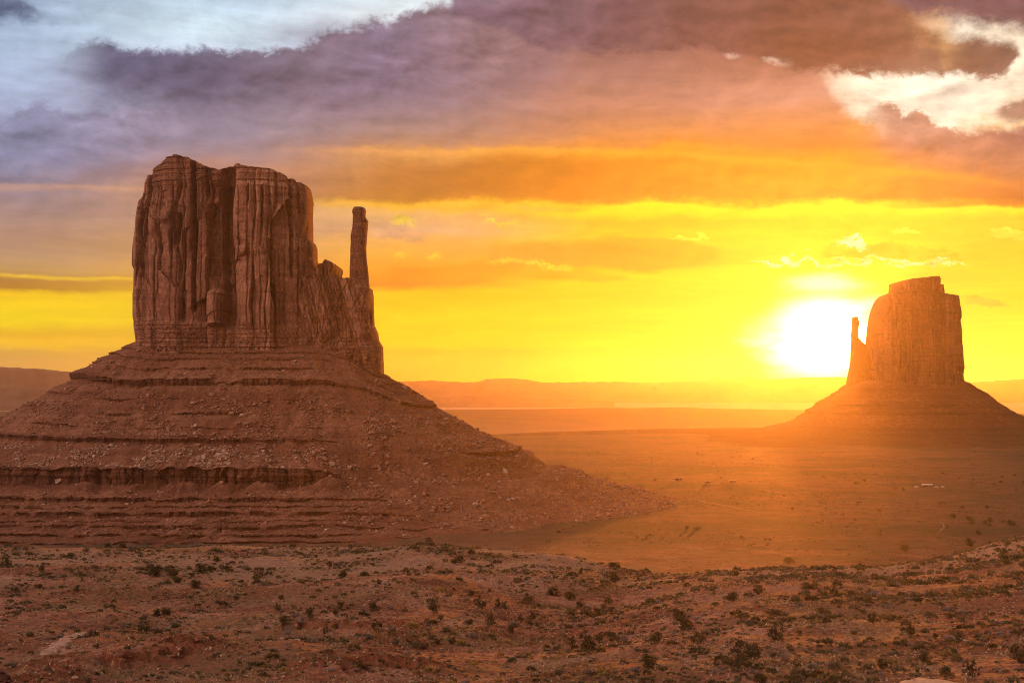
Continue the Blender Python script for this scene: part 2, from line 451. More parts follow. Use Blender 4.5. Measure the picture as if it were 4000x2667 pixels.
def empty(name, loc=(0, 0, 0)):
    o = bpy.data.objects.new(name, None)
    COL.objects.link(o); o.location = loc; o.empty_display_size = 0.5
    return o
def grid_faces(nr, nc, wrap=False):
    i = np.arange(nr - 1)[:, None]; j = np.arange(nc if wrap else nc - 1)[None, :]
    j2 = (j + 1) % nc
    return np.stack([i * nc + j, i * nc + j2, (i + 1) * nc + j2, (i + 1) * nc + j], -1).reshape(-1, 4)

# ------------------------------------------------------------------ materials
def material(name, rough=0.95, spec=0.15):
    mt = bpy.data.materials.new(name)
    mt.use_nodes = True
    t = mt.node_tree
    b = t.nodes['Principled BSDF']
    b.inputs['Roughness'].default_value = rough
    b.inputs['Specular IOR Level'].default_value = spec
    return mt, G(t), b
def bump(q, b, h, strength, dist):
    n = q.node('ShaderNodeBump')
    n.inputs['Strength'].default_value = strength
    n.inputs['Distance'].default_value = dist
    q.put(n.inputs['Height'], h)
    q.put(b.inputs['Normal'], n.outputs[0])
def pos(q):
    return q.node('ShaderNodeNewGeometry').outputs['Position']

def cliff_material(name="sandstone cliff", k=1.0):
    mt, q, b = material(name)
    p = pos(q)
    at = q.node('ShaderNodeAttribute', attribute_name='slab').outputs['Fac']
    bed = q.noise(q.scale3(p, (.012, .012, .16)), 1.0, 5, .65)
    stain = q.noise(q.scale3(p, (.16, .16, .026)), 1.0, 7, .68, .5)
    fine = q.noise(q.scale3(p, (.5, .5, .22)), 1.0, 7, .7)
    fine = q.rng(fine, .3, .7, smooth=False)
    c = q.ramp(q.add(q.mul(at, .6), q.mul(fine, .4)), [(.16, (.12, .047, .03)), (.42, (.25, .105, .066)), (.6, (.38, .175, .112)), (.82, (.52, .285, .195))])
    c = q.mix(q.rng(bed, .5, .68), c, (.20, .082, .05))
    c = q.mix(q.mul(q.rng(stain, .5, .66), .72), c, (.105, .052, .043))
    c = q.mix(q.mul(q.rng(stain, .42, .3), .5), c, (.40, .215, .15))
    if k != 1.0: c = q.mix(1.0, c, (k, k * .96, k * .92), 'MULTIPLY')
    q.put(b.inputs['Base Color'], c)
    h = q.add(q.noise(q.scale3(p, (.35, .35, .12)), 1.0, 8, .7), q.mul(q.noise(q.scale3(p, (.05, .05, .9)), 1.0, 4, .6), .5))
    bump(q, b, h, 1.0, 2.6)
    return mt
def talus_material(name="talus slope", k=1.0):
    mt, q, b = material(name)
    p = pos(q)
    big = q.noise(p, .018, 6, .6)
    mid = q.noise(p, .14, 7, .68)
    sp = q.voro(p, .55, 'F1', 'Color')
    spd = q.voro(p, .55)
    led = q.node('ShaderNodeAttribute', attribute_name='ledge').outputs['Fac']
    bed = q.noise(q.scale3(p, (.012, .012, .55)), 1.0, 4, .6)
    mid = q.rng(q.add(q.mul(mid, .45), q.mul(q.noise(p, .5, 7, .75), .55)), .33, .67, smooth=False)
    c = q.ramp(mid, [(.1, (.10, .036, .02)), (.42, (.27, .105, .058)), (.65, (.37, .16, .095)), (.9, (.50, .265, .175))])
    c = q.mix(q.rng(big, .42, .62), c, (.24, .088, .05), 'MIX')
    sz_ = q.node('ShaderNodeSeparateXYZ'); q.put(sz_.inputs[0], p)
    lay = q.noise(q.vec(0.0, 0.0, q.mad(sz_.outputs[2], .11, q.mul(big, .9))), 1.0, 5, .7)
    c = q.mix(q.mul(q.rng(lay, .5, .62), .55), c, (.15, .05, .03))
    c = q.mix(q.mul(q.rng(lay, .46, .36), .5), c, (.37, .19, .125))
    # scattered stones too small to model
    sx = q.node('ShaderNodeSeparateColor'); q.put(sx.inputs[0], sp)
    stone = q.mul(q.rng(spd, .34, .22), q.rng(q.add(sx.outputs[0], q.mul(q.noise(p, .03, 3), .9)), .98, 1.08))
    c = q.mix(q.mul(stone, .8), c, q.mix(sx.outputs[1], (.10, .045, .032), (.38, .22, .165)))
    rock = q.ramp(bed, [(.3, (.11, .042, .026)), (.5, (.2, .078, .046)), (.7, (.29, .125, .08))])
    sy_ = sz_.outputs[1]
    scrub = q.mul(q.rng(sy_, 2300.0, 2500.0), q.rng(sz_.outputs[2], -78.0, -92.0))
    c = q.mix(q.mul(scrub, .45), c, (.10, .052, .024))
    c = q.mix(q.rng(led, .15, .6), c, rock)
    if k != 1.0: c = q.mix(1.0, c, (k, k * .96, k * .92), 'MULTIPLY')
    q.put(b.inputs['Base Color'], c)
    h = q.add(q.mul(mid, 1.2), q.add(q.mul(q.noise(p, .9, 6, .75), .5), q.mul(stone, .6)))
    bump(q, b, h, 1.0, 2.2)
    return mt
def ground_material():
    mt, q, b = material("desert ground")
    p = pos(q)
    big = q.noise(p, .011, 6, .6)
    mid = q.noise(p, .045, 6, .62, .4)
    fine = q.noise(p, .6, 8, .72)
    fine = q.rng(fine, .3, .7, smooth=False)
    mid = q.rng(mid, .3, .7, smooth=False)
    c = q.ramp(q.add(q.mul(mid, .5), q.mul(fine, .5)), [(.22, (.12, .035, .019)), (.42, (.22, .074, .041)), (.6, (.33, .135, .084)), (.8, (.46, .235, .16))])
    c = q.mix(q.mul(q.rng(q.noise(p, .03, 5, .6, .8), .53, .62), .85), c, (.235, .07, .034))
    out = q.node('ShaderNodeAttribute', attribute_name='outcrop').outputs['Fac']
    c = q.mix(q.mul(q.rng(out, .12, .6), .85), c, q.mix(fine, (.11, .03, .016), (.33, .105, .05)))
    # dry grass and tiny tufts
    gr = q.rng(q.add(q.noise(p, .03, 5, .6), q.mul(q.noise(p, 1.1, 3, .6), .35)), .62, .78)
    c = q.mix(q.mul(gr, .38), c, q.mix(q.noise(p, 2.2, 3, .7), (.10, .075, .035), (.34, .24, .12)))
    v = q.voro(p, .42, 'F1', 'Color')
    vd = q.voro(p, .42)
    sx = q.node('ShaderNodeSeparateColor'); q.put(sx.inputs[0], v)
    tuft = q.mul(q.rng(vd, .30, .17), q.rng(q.add(sx.outputs[0], q.mul(big, .8)), .62, .72))
    c = q.mix(q.mul(tuft, .72), c, q.mix(sx.outputs[1], (.05, .045, .024), (.15, .13, .08)))
    v2, vd2 = q.voro(p, 1.25, 'F1', 'Color'), q.voro(p, 1.25)
    s2 = q.node('ShaderNodeSeparateColor'); q.put(s2.inputs[0], v2)
    dots = q.mul(q.rng(vd2, .42, .26), q.rng(q.add(s2.outputs[0], q.mul(mid, .35)), .72, .8))
    c = q.mix(q.mul(dots, .8), c, (.055, .04, .022))
    lite = q.mul(q.rng(vd2, .36, .22), q.rng(s2.outputs[1], .84, .9))
    c = q.mix(q.mul(lite, .8), c, (.55, .38, .27))
    # far valley scrub reads as broad dark mottling
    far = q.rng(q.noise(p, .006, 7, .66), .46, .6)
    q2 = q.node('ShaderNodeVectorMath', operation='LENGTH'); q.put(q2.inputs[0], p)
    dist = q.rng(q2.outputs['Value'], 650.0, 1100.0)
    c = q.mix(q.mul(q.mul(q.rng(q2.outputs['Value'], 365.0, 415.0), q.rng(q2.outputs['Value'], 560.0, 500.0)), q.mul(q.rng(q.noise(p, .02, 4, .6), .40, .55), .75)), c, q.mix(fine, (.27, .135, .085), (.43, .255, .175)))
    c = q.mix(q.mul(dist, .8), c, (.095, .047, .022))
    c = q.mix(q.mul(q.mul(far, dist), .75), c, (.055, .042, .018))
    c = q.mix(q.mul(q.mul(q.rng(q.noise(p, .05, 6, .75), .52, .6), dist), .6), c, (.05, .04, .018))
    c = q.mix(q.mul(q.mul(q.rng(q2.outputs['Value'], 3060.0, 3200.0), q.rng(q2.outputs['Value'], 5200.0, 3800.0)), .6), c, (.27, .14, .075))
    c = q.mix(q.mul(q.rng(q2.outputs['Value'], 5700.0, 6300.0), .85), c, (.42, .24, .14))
    q.put(b.inputs['Base Color'], c)
    h = q.add(q.mul(fine, .5), q.add(q.mul(q.noise(p, 2.4, 5, .75), .18), q.mul(tuft, .55)))
    bump(q, b, h, 1.0, 1.1)
    return mt
def simple(name, stops, scale=2.0, rough=.9, bumpd=0.0, detail=5):
    mt, q, b = material(name, rough)
    p = pos(q)
    n = q.noise(p, scale, detail, .65)
    q.put(b.inputs['Base Color'], q.ramp(n, stops))
    if bumpd: bump(q, b, n, .8, bumpd)
    return mt
def leafy(name, a, b_, c_, trans=.25):
    mt, q, b = material(name, .8, .1)
    info = q.node('ShaderNodeObjectInfo').outputs['Random']
    n = q.noise(pos(q), 3.0, 4, .7)
    col = q.ramp(q.add(q.mul(n, .75), q.mul(info, .25)), [(.25, a), (.55, b_), (.8, c_)])
    q.put(b.inputs['Base Color'], col)
    tr = q.node('ShaderNodeBsdfTranslucent'); q.put(tr.inputs[0], col)
    mx = q.node('ShaderNodeMixShader'); mx.inputs[0].default_value = trans
    out = q.t.nodes['Material Output']
    q.t.links.new(b.outputs[0], mx.inputs[1]); q.t.links.new(tr.outputs[0], mx.inputs[2]); q.t.links.new(mx.outputs[0], out.inputs[0])
    return mt
M = {
    'cliff': cliff_material(), 'talus': talus_material(), 'painted_backlit_cliff': cliff_material("sandstone cliff painted backlit", .4), 'painted_backlit_talus': talus_material("talus slope painted backlit", .4), 'ground': ground_material(),  # far butte's copies: same rock, backlit darkness put into the colour
    'hills': simple("far hills", [(.3, (.09, .04, .025)), (.7, (.17, .085, .055))], .01),
    'rock': simple("boulder rock", [(.3, (.13, .055, .035)), (.55, (.25, .115, .075)), (.75, (.40, .22, .155))], .35, .9, .3),
    'painted_shade_rock': simple("rock with painted shade", [(.3, (.04, .016, .01)), (.6, (.10, .04, .025)), (.8, (.2, .085, .05))], .8, .8, .3),  # shade on the corner overhang painted into its rock colour
    'pale_rock': simple("pale boulder rock", [(.3, (.22, .125, .09)), (.55, (.37, .23, .17)), (.75, (.52, .355, .285))], .35, .9, .3),
    'juniper': leafy("juniper foliage", (.022, .022, .011), (.05, .045, .02), (.095, .078, .036)),
    'olive': leafy("olive foliage", (.034, .028, .013), (.072, .057, .024), (.125, .096, .044)),
    'sage': leafy("sagebrush foliage", (.05, .040, .023), (.105, .086, .05), (.20, .165, .105)),
    'grey': leafy("bare twigs", (.10, .075, .07), (.19, .145, .135), (.30, .24, .22), .1),
    'gold': leafy("dry rabbitbrush", (.16, .10, .035), (.32, .21, .08), (.46, .33, .15)),
    'straw': simple("dry straw grass", [(.3, (.26, .16, .09)), (.7, (.52, .36, .22))], 2.0),
    'bark': simple("juniper bark", [(.3, (.06, .038, .028)), (.7, (.17, .12, .09))], 6.0),
    'dead': simple("weathered dead wood", [(.3, (.13, .085, .065)), (.7, (.34, .26, .22))], 5.0),
    'gravel': simple("pale gravel", [(.3, (.22, .125, .09)), (.5, (.33, .21, .155)), (.75, (.45, .31, .25))], 1.2, .9, .15, 8),
    'wash': simple("pale silt", [(.3, (.22, .115, .082)), (.5, (.31, .18, .135)), (.7, (.40, .26, .205))], .5, .95, .1, 8),
    'track': simple("worn dirt track", [(.3, (.17, .085, .045)), (.7, (.27, .15, .085))], .5, .95, .05),
    'white': simple("weathered white roof", [(.3, (.42, .39, .38)), (.7, (.56, .53, .52))], 1.5, .6),
    'brown': simple("brown boards", [(.3, (.10, .05, .03)), (.7, (.19, .1, .065))], 1.5),
    'glass': simple("dark window glass", [(.3, (.01, .01, .012)), (.7, (.03, .03, .035))], 1.0, .1),
    'tyre': simple("black rubber", [(.3, (.012, .012, .012)), (.7, (.03, .03, .03))], 3.0),
    'silver': simple("silver car paint", [(.3, (.32, .31, .31)), (.7, (.4, .39, .39))], 2.0, .35),
}

# ------------------------------------------------------------------ ground height
FLOOR = -106.0
_cx = [-3000, 0, 900, 1700, 2200, 2500, 2750, 3000, 3400, 3700, 4000, 5600]
_d0 = [235, 235, 230, 225, 215, 205, 200, 195, 190, 185, 180, 175]
_dc = [470, 470, 475, 470, 450, 420, 392, 398, 410, 430, 455, 480]
_yc = [2150, 2142, 2138, 2128, 2176, 2240, 2246, 2232, 2226, 2170, 2090, 1990]
def _sm(X, tab):
    k = np.linspace(-3000, 5600, 345)
    t = np.interp(k, _cx, tab)
    ker = np.hanning(15); ker /= ker.sum()
    t = np.convolve(np.pad(t, 7, mode='edge'), ker, mode='valid')
    return np.interp(X, k, t)
def near_height(x, y):
    d = np.maximum(y, 1.0)
    X = 2000 + F * np.clip(x / d, -1.2, 1.2)
    d0, dc, yc = _sm(X, _d0), _sm(X, _dc), _sm(X, _yc)
    dc = dc + 22 * vnoise(X / 330.0, X * 0 + .5, 5)
    t0, tc = (2667 - 1511) / F, (yc - 1511) / F
    a = (t0 - tc) / (1 / d0 - 1 / dc)
    bb = tc - a / dc
    z = -(a + bb * d)
    zc = -(tc * dc)
    over = np.maximum(0, d - dc)
    drop = zc - 0.10 * over - 0.0006 * over * over
    # knee at the crest, slightly rounded
    k = 5.0
    z = np.where(d < dc, z, drop)
    # hill on the right with its left flank, shallow valley beside it
    def blob(Xc, dcn, wX, wd, h):
        return h * np.exp(-((X - Xc) / wX) ** 2 - ((d - dcn) / wd) ** 2)
    z = z + blob(3000, 315, 420, 60, 3.2) + blob(2150, 320, 320, 60, -3.4) + blob(1500, 365, 600, 14, 1.3) + blob(2150, 385, 300, 13, 1.5)
    z = z + blob(450, 268, 300, 14, 1.8) + blob(1130, 262, 170, 12, 2.2) + blob(600, 340, 500, 20, -1.0) + blob(230, 262, 90, 10, -.8)
    near = 1 - sst(d, 560, 720)
    n = 2.2 * fbm(x / 75, y / 60, 21, 3) + .75 * fbm(x / 22, y / 19, 22, 3) + .28 * fbm(x / 6, y / 5.5, 23, 2) + .17 * fbm(x / 2.1, y / 2.0, 24, 2)
    z = z + n * near
    return z, near
def outcrop(x, y):
    """low rock steps in the nearest ground: returns height and strength"""
    d = np.maximum(y, 1.0)
    X = 2000 + F * np.clip(x / d, -1.2, 1.2)
    w = (1 - sst(d, 285, 330)) * sst(2300 - X, -300, 500) + .8 * np.exp(-((d - 352) / 14) ** 2) * (1 - sst(X, 700, 1500))
    f = fbm(x / 26, y / 17, 31, 4) * 3.0 + y / 19.0
    fr = f - np.floor(f)
    step = sst(fr, .0, .10) - fr
    m = w * sst(fbm(x / 34, y / 34, 33, 2), -.12, .22)
    edge = np.exp(-((fr - .05) / .07) ** 2)
    soil = (1 - sst(d, 262, 318)) * sst(1900 - X, -500, 300) * sst(fbm(x / 24, y / 16, 36, 4), -.2, .25)
    return step * 1.9 * m, np.clip((edge * .9 + .35 * sst(fbm(x / 15, y / 12, 35, 3), .1, .4)) * m + .55 * soil, 0, 1)
def ground_height(x, y):
    x, y = np.asarray(x, float), np.asarray(y, float)
    zn, near = near_height(x, y)
    st, _o = outcrop(x, y)
    zn = zn + st
    d = np.hypot(x, y)
    X = 2000 + F * np.clip(x / np.maximum(y, 1.0), -1.5, 1.5)
    fl = FLOOR - 5 * np.exp(-((x + 230) / 420) ** 4 - ((y - 1180) / 260) ** 4) + 1.6 * fbm(x / 260, y / 340, 41, 4) + .25 * fbm(x / 14, y / 14, 44, 2)
    # low rise about six kilometres out, then the lower plain behind it
    top = -92 + 6 * sst(X, 1500, 2500) + 5 * np.exp(-((X - 2640) / 130) ** 2) + 3 * np.exp(-((X - 2350) / 130) ** 2) - 14 * sst(X, 2900, 3500)
    fl = fl + np.where(d < 3000, 8.0 * np.exp(-((d - 3000) / 420) ** 2) * sst(X, 1800, 2750), 8.0 * np.exp(-((d - 3000) / 150) ** 2) * sst(X, 1800, 2750)) - 20 * sst(d, 3030, 3350)
    rise = np.where(d < 5600, sst(d, 3900, 5600), 1 - sst(d, 5600, 6700))
    fl = np.where(d < 5600, lerp(fl, top, rise), lerp(-134.0, top, rise) + 2 * fbm(x / 700, y / 900, 45, 3))
    k = 4.0
    m = np.maximum(zn, fl) + np.log1p(np.exp(-np.abs(zn - fl) / k)) * k * .6
    z = np.where(y < 60, np.where(d > 900, fl, np.maximum(zn, fl)), m)
    z = np.where(y < 60, lerp(-48.0, z, sst(d, 60, 400) * 0), z) if False else z
    return z

def build_ground():
    a = np.concatenate([np.linspace(-180, -34, 50)[:-1], np.linspace(-34, -22.5, 70)[:-1], np.linspace(-22.5, 22.5, 1200), np.linspace(22.5, 34, 70)[1:], np.linspace(34, 180, 50)[1:-1]])
    r = np.concatenate([np.geomspace(4, 165, 24)[:-1], np.geomspace(165, 480, 560), np.geomspace(480, 1500, 190)[1:], np.geomspace(1500, 13600, 170)[1:]])
    A, Rr = np.meshgrid(np.radians(a), r)
    x, y = np.sin(A) * Rr, np.cos(A) * Rr
    z = ground_height(x, y)
    # the lookout's own slope, under and behind the viewer
    back = sst(-y / np.maximum(Rr, 1), -.75, -.3)
    z = lerp(z, np.minimum(-6 - .2 * Rr, -40 + 0 * z), back * (Rr < 3000)) if False else np.where(y < 0.75 * Rr, lerp(z, np.maximum(-22 - .16 * Rr, FLOOR), sst(-y / np.maximum(Rr, 1), -.75, -.45)), z)
    z = np.where(Rr < 165, np.minimum(z, lerp(-16.0, z, sst(Rr, 3, 165))), z)
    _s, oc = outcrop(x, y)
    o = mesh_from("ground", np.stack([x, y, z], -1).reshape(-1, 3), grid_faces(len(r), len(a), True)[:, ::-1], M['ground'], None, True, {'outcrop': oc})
    tag(o, kind='structure')
build_ground()

def hit(X, Y, dmin=150.0, dmax=3000.0):
    """where the sight line through a pixel first meets the ground"""
    u, v = ray(X, Y)
    d = np.geomspace(dmin, dmax, 1600)
    gap = ground_height(u * d, d) - v * d
    i = np.argmax(gap > 0)
    if gap[i] <= 0: return None
    t = d[i] if i == 0 else d[i - 1] + (d[i] - d[i - 1]) * (-gap[i - 1]) / (gap[i] - gap[i - 1])
    return u * t, t, v * t

# ------------------------------------------------------------------ buttes
def outline(pts, d):
    """pixel outline as (x metres, z metres) at distance d"""
    return np.array([(ray(X, Y)[0] * d, ray(X, Y)[1] * d) for X, Y in pts])
def tower(name, parent, mat, d, left, right, top, depth, relief, nf=420, nb=90, nv=260, yoff=0.0, n=3.2, foot=14.0, roof=18):
    """rock tower: outlines left/right/top in pixels, front relief in metres relief(x, z, along)"""
    # each wall line is seen on the corner that stands out from the viewer
    west = ray(left[len(left) // 2][0], 1400)[0] < 0
    L, Rt, T = outline(left, d + yoff - .42 * depth if west else d + yoff + .3 * depth), outline(right, d + yoff + .2 * depth if west else d + yoff - .42 * depth), outline(top, d + yoff - .75 * depth)
    L, Rt = L[np.argsort(L[:, 1])], Rt[np.argsort(Rt[:, 1])]
    T = T[np.argsort(T[:, 0])]
    # superellipse footprint, front half sampled densely
    t = np.concatenate([np.linspace(np.pi, 2 * np.pi, 4000), np.linspace(0, np.pi, 4000)[1:-1]])
    fx = np.sign(np.cos(t)) * np.abs(np.cos(t)) ** (2 / n); fy = np.sign(np.sin(t)) * np.abs(np.sin(t)) ** (2 / n)
    half = 4000
    W = (Rt[:, 0].mean() - L[:, 0].mean()) / 2
    def resample(ix, k):
        s = np.concatenate([[0], np.cumsum(np.hypot(np.diff(fx[ix]) * W, np.diff(fy[ix]) * depth))])
        q = np.linspace(0, s[-1], k)
        return np.interp(q, s, fx[ix]), np.interp(q, s, fy[ix])
    ax, ay = resample(np.arange(half), nf)
    ix2 = np.concatenate([[half - 1], np.arange(half, len(t)), [0]])
    bx, by = resample(ix2, nb + 2)
    xn = np.concatenate([ax, bx[1:-1]]); yn = np.concatenate([ay, by[1:-1]])
    nx = np.roll(yn * depth, -1) - np.roll(yn * depth, 1); ny = -(np.roll(xn * W, -1) - np.roll(xn * W, 1))
    ln = np.hypot(nx, ny) + 1e-9; nx, ny = nx / ln, ny / ln
    arc = np.concatenate([[0], np.cumsum(np.hypot(np.diff(xn * W), np.diff(yn * depth)))])
    zb = min(L[0, 1], Rt[0, 1]) - foot
    v = np.linspace(0, 1, nv)[:, None]
    xmid = lerp(np.interp(zb + 40, L[:, 1], L[:, 0]), np.interp(zb + 40, Rt[:, 1], Rt[:, 0]), (xn + 1) / 2)
    # the top height belongs to the place where each wall line ends
    xl = L[-1, 0]; xr = Rt[-1, 0]
    xt = lerp(xl, xr, (xn + 1) / 2)
    zt = np.interp(xt, T[:, 0], T[:, 1])
    z = zb + v * (zt[None, :] - zb)
    X = lerp(np.interp(z, L[:, 1], L[:, 0]), np.interp(z, Rt[:, 1], Rt[:, 0]), (xn[None, :] + 1) / 2)
    rel, slab = relief(X, z, arc[None, :] + 0 * z, yn[None, :] + 0 * z)
    edge = 1 - .96 * sst(np.abs(xn), .74, 1.0)[None, :]
    px = X + nx[None, :] * rel * edge
    py = d + yoff + yn[None, :] * depth + ny[None, :] * rel
    ring_v = [np.stack([px, py, z], -1)]
    slabs = [slab]
    # roof: rings shrink towards the long axis
    for i in range(1, roof + 1):
        f = i / roof
        s = (1 - f)
        rx = lerp(px[-1], xt, min(1, f * 2)); ry = d + yoff + (py[-1] - d - yoff) * s
        rz = zt + 1.3 * fbm(rx / 6, ry / 6, 77, 4) * min(1, f * 3) - .12 * 0
        ring_v.append(np.stack([rx, ry, rz], -1)[None]); slabs.append(slab[-1:])
    V = np.concatenate(ring_v, 0); S = np.concatenate(slabs, 0)
    nr, nc = V.shape[:2]
    # follow the pixel outline at true depth: nothing to correct, the outline lives at distance d
    return mesh_from(name, V.reshape(-1, 3), grid_faces(nr, nc, True), mat, parent, False, {'slab': S})

def columns(x, z, w, seed, zlen, off, tilt, joint):
    """jointed rock columns: every column and every block of it stands at its own depth and turns its face a little"""
    k = (x + .22 * w * fbm(z / (zlen * .8), x / 160 + seed, seed, 3)) / w
    i0 = np.floor(k)
    hh = lambda i, j=0: _h(i, i * 0 + j, seed)
    bnd = lambda i: i + .72 * (hh(i, 1) - .5)
    c = np.where(k < bnd(i0), i0 - 1, np.where(k >= bnd(i0 + 1), i0 + 1, i0))
    b0, b1 = bnd(c), bnd(c + 1)
    u = (k - b0) / (b1 - b0)
    zz = z / (zlen * (.6 + .8 * hh(c, 2))) + 9 * hh(c, 3) + .16 * (u - .5) * (hh(c, 7) - .5) * 8 + .05 * vnoise(x / 3, z / 3, seed + 2)
    sg = np.floor(zz); fz = zz - sg
    r = _h(c, sg, seed + 5)
    o = off * (hh(c, 4) - .5) * 2 + off * .75 * (r - .5) * 2
    o = o + tilt * (_h(c, sg, seed + 8) - .5) * 2 * (u - .5) * 2 + .3 * off * (1 - np.abs(2 * u - 1) ** 5)
    o = o + .35 * off * (_h(c, sg, seed + 9) - .3) * (fz - .5)
    du = np.minimum(u, 1 - u) * w * (b1 - b0)
    o = o - joint * np.exp(-(du / (.35 + .03 * w)) ** 2) * (.3 + .7 * sst(vnoise(x / 40, z / 30, seed + 12), -.25, .2))
    return o, .5 * hh(c, 6) + .5 * r
def slabs_relief(X, z, seed, sizes=((47, 130, 6.4, 6.5, 8.0), (21, 62, 3.4, 4.2, 4.2), (7.5, 30, .9, 1.4, 1.3)), crack=1.0):
    out = np.zeros_like(X); tint = np.zeros_like(X)
    for i, (w, h, a, t, j) in enumerate(sizes):
        o, r = columns(X + 3.1 * i, z, w, seed + 10 * i, h, a, t, j * crack)
        out += o; tint += r * (.4, .38, .22)[i]
    return out, tint
def beds(z, X, seed, th, amp):
    k = (z + 1.5 * vnoise(X / 50, X * 0, seed)) / th
    i = np.floor(k); f = k - i
    r = _h(i, i * 0 + 3, seed)
    return amp * (r - .5) * 2 - amp * .9 * np.exp(-(np.minimum(f, 1 - f) / .12) ** 2)

D1 = 1400.0
def z1(X, Y): return 400 + X / 1.651, 550 + Y / 1.651
def relief_big(X, z, arc, yn):
    rel, tint = slabs_relief(X, z, 100)
    px = 2000 + F * X / D1
    Yp = 1511 - F * z / D1
    # upper cap and lower thin-bedded foot
    cap = sst(Yp, 760, 735)
    low = sst(Yp, 1235 + (px - 515) * .07, 1262 + (px - 515) * .07)
    rel = rel * (1 - .55 * cap) * (1 - .65 * low)
    rel += cap * (beds(z, X, 51, 5.5, 1.1) + beds(z, X, 52, 2.2, .55))
    f1, f2, c = worley(X / 5.5, z / 7.0, 400)
    rel += low * (beds(z, X, 53, 4.2, .9) + beds(z, X, 54, 1.7, .4) + (c - .5) * 1.3 - .8 * (1 - sst(f2 - f1, 0, .16)) + 1.2)
    rel += .55 * fbm(X / 7, z / 10, 88, 4) + 1.5 * fbm(X / 34, z / 70, 89, 2)
    def zc(zx): return (400 + zx / 1.651)
    def zy(zyy): return 550 + zyy / 1.651
    def crack(x0, x1, y0, y1, w, dep):
        yy = np.clip((Yp - zy(y0)) / (zy(y1) - zy(y0)), 0, 1)
        c0 = lerp(zc(x0), zc(x1), yy) + 5 * vnoise(Yp / 60, Yp * 0, int(x0)) + 1.6 * vnoise(Yp / 14, Yp * 0, int(x0) + 1)
        lat = np.exp(-np.abs((px - c0) / w) ** 2.5)
        return -2.3 * dep * lat * sst(Yp, zy(y0) - 12, zy(y0) + 8) * (1 - sst(Yp, zy(y1) - 40, zy(y1) + 15))
    rel += crack(352, 338, 170, 620, 6, 10) + crack(340, 290, 560, 960, 5, 6)
    rel += crack(660, 672, 200, 1120, 6.5, 11) + crack(668, 660, 560, 760, 12, 6)
    rel += crack(740, 745, 230, 420, 5, 5)
    rel += crack(1242, 1270, 270, 905, 5, 9) + crack(1290, 1302, 270, 550, 4, 6)
    rel += crack(1090, 1085, 350, 640, 4, 4) + crack(1010, 1004, 340, 470, 3, 3) + crack(575, 560, 520, 700, 9, 6)
    rel += crack(520, 525, 620, 760, 4, 4) + crack(1165, 1170, 950, 1150, 4, 4) + crack(1330, 1318, 930, 1160, 6, 6)
    # the big shadowed recess between the two masses, with its alcoves
    rel += crack(880, 885, 235, 1230, 27, 7.5) + crack(780, 800, 455, 950, 17, 5) + crack(845, 850, 330, 900, 12, 6)
    def pit(x, y, rx, ry, dep, p=2.5):
        r = (np.abs((px - zc(x)) / (rx / 1.651)) ** p + np.abs((Yp - zy(y)) / (ry / 1.651)) ** p)
        return -dep * np.exp(-r ** 2)
    rel += pit(940, 760, 58, 85, 7) + pit(965, 740, 32, 30, -5) + pit(430, 690, 60, 80, 4) + pit(480, 520, 42, 40, -4)
    rel += pit(1010, 760, 14, 60, 4) + pit(560, 570, 16, 60, 5)
    # leaning block in front of the recess
    rel += 17 * np.exp(-(np.abs((px - zc(806)) / 33) ** 6)) * sst(Yp, zy(968) + 10 * np.abs((px - zc(806)) / 33) ** 2, zy(1010)) * (1 - sst(Yp, zy(1190), zy(1215))) * (.75 + .25 * sst(px, zc(760), zc(830)))
    # left and right masses bulge
    rel += 6 * np.exp(-((px - zc(560)) / 150) ** 2) + 5 * np.exp(-((px - zc(1090)) / 130) ** 2) - 3
    # a ledge two thirds up on the left, and on the upper left shoulder
    rel += 2.5 * sst(Yp, zy(395), zy(410)) * (1 - sst(px, zc(330), zc(350))) + 2.0 * sst(Yp, zy(415), zy(425)) * np.exp(-((px - zc(470)) / 90) ** 2)
    rel *= .35 + .65 * sst(-yn, -.6, .3)
    return rel, np.clip(tint + .22 * fbm(X / 18, z / 26, 61, 3), 0, 1)
big = empty("sandstone_butte", (0, D1, FLOOR))
tag(big, "large flat topped red sandstone butte with a thin rock spire at its right end", "butte")
inv = lambda o: setattr(o, 'matrix_parent_inverse', big.matrix_world.inverted()) or o
bpy.context.view_layer.update()
inv(tower("cliff", big, M['cliff'], D1,
    [z1(*p) for p in ((208,1330),(205,1290),(195,1200),(190,1130),(190,1000),(195,830),(181,800),(185,680),(200,600),(207,500),(222,400),(250,360),(258,275),(285,205))],
    [z1(*p) for p in ((1420,1400),(1415,1290),(1405,1100),(1400,900),(1394,800),(1388,770),(1387,700),(1376,668),(1362,660),(1361,560),(1356,500),(1361,400),(1350,340),(1338,290),(1322,268))],
    [z1(*p) for p in ((285,205),(300,186),(330,163),(370,150),(415,132),(425,116),(470,110),(482,102),(520,107),(540,117),(575,120),(590,132),(630,148),(648,156),(640,176),(665,170),(700,180),(725,182),(760,194),(800,184),(830,178),(875,176),(884,166),(905,166),(915,175),(1000,185),(1045,190),(1090,192),(1130,203),(1150,212),(1180,236),(1220,250),(1260,262),(1310,268),(1322,268))],
    58.0, relief_big, 760, 110, 430))
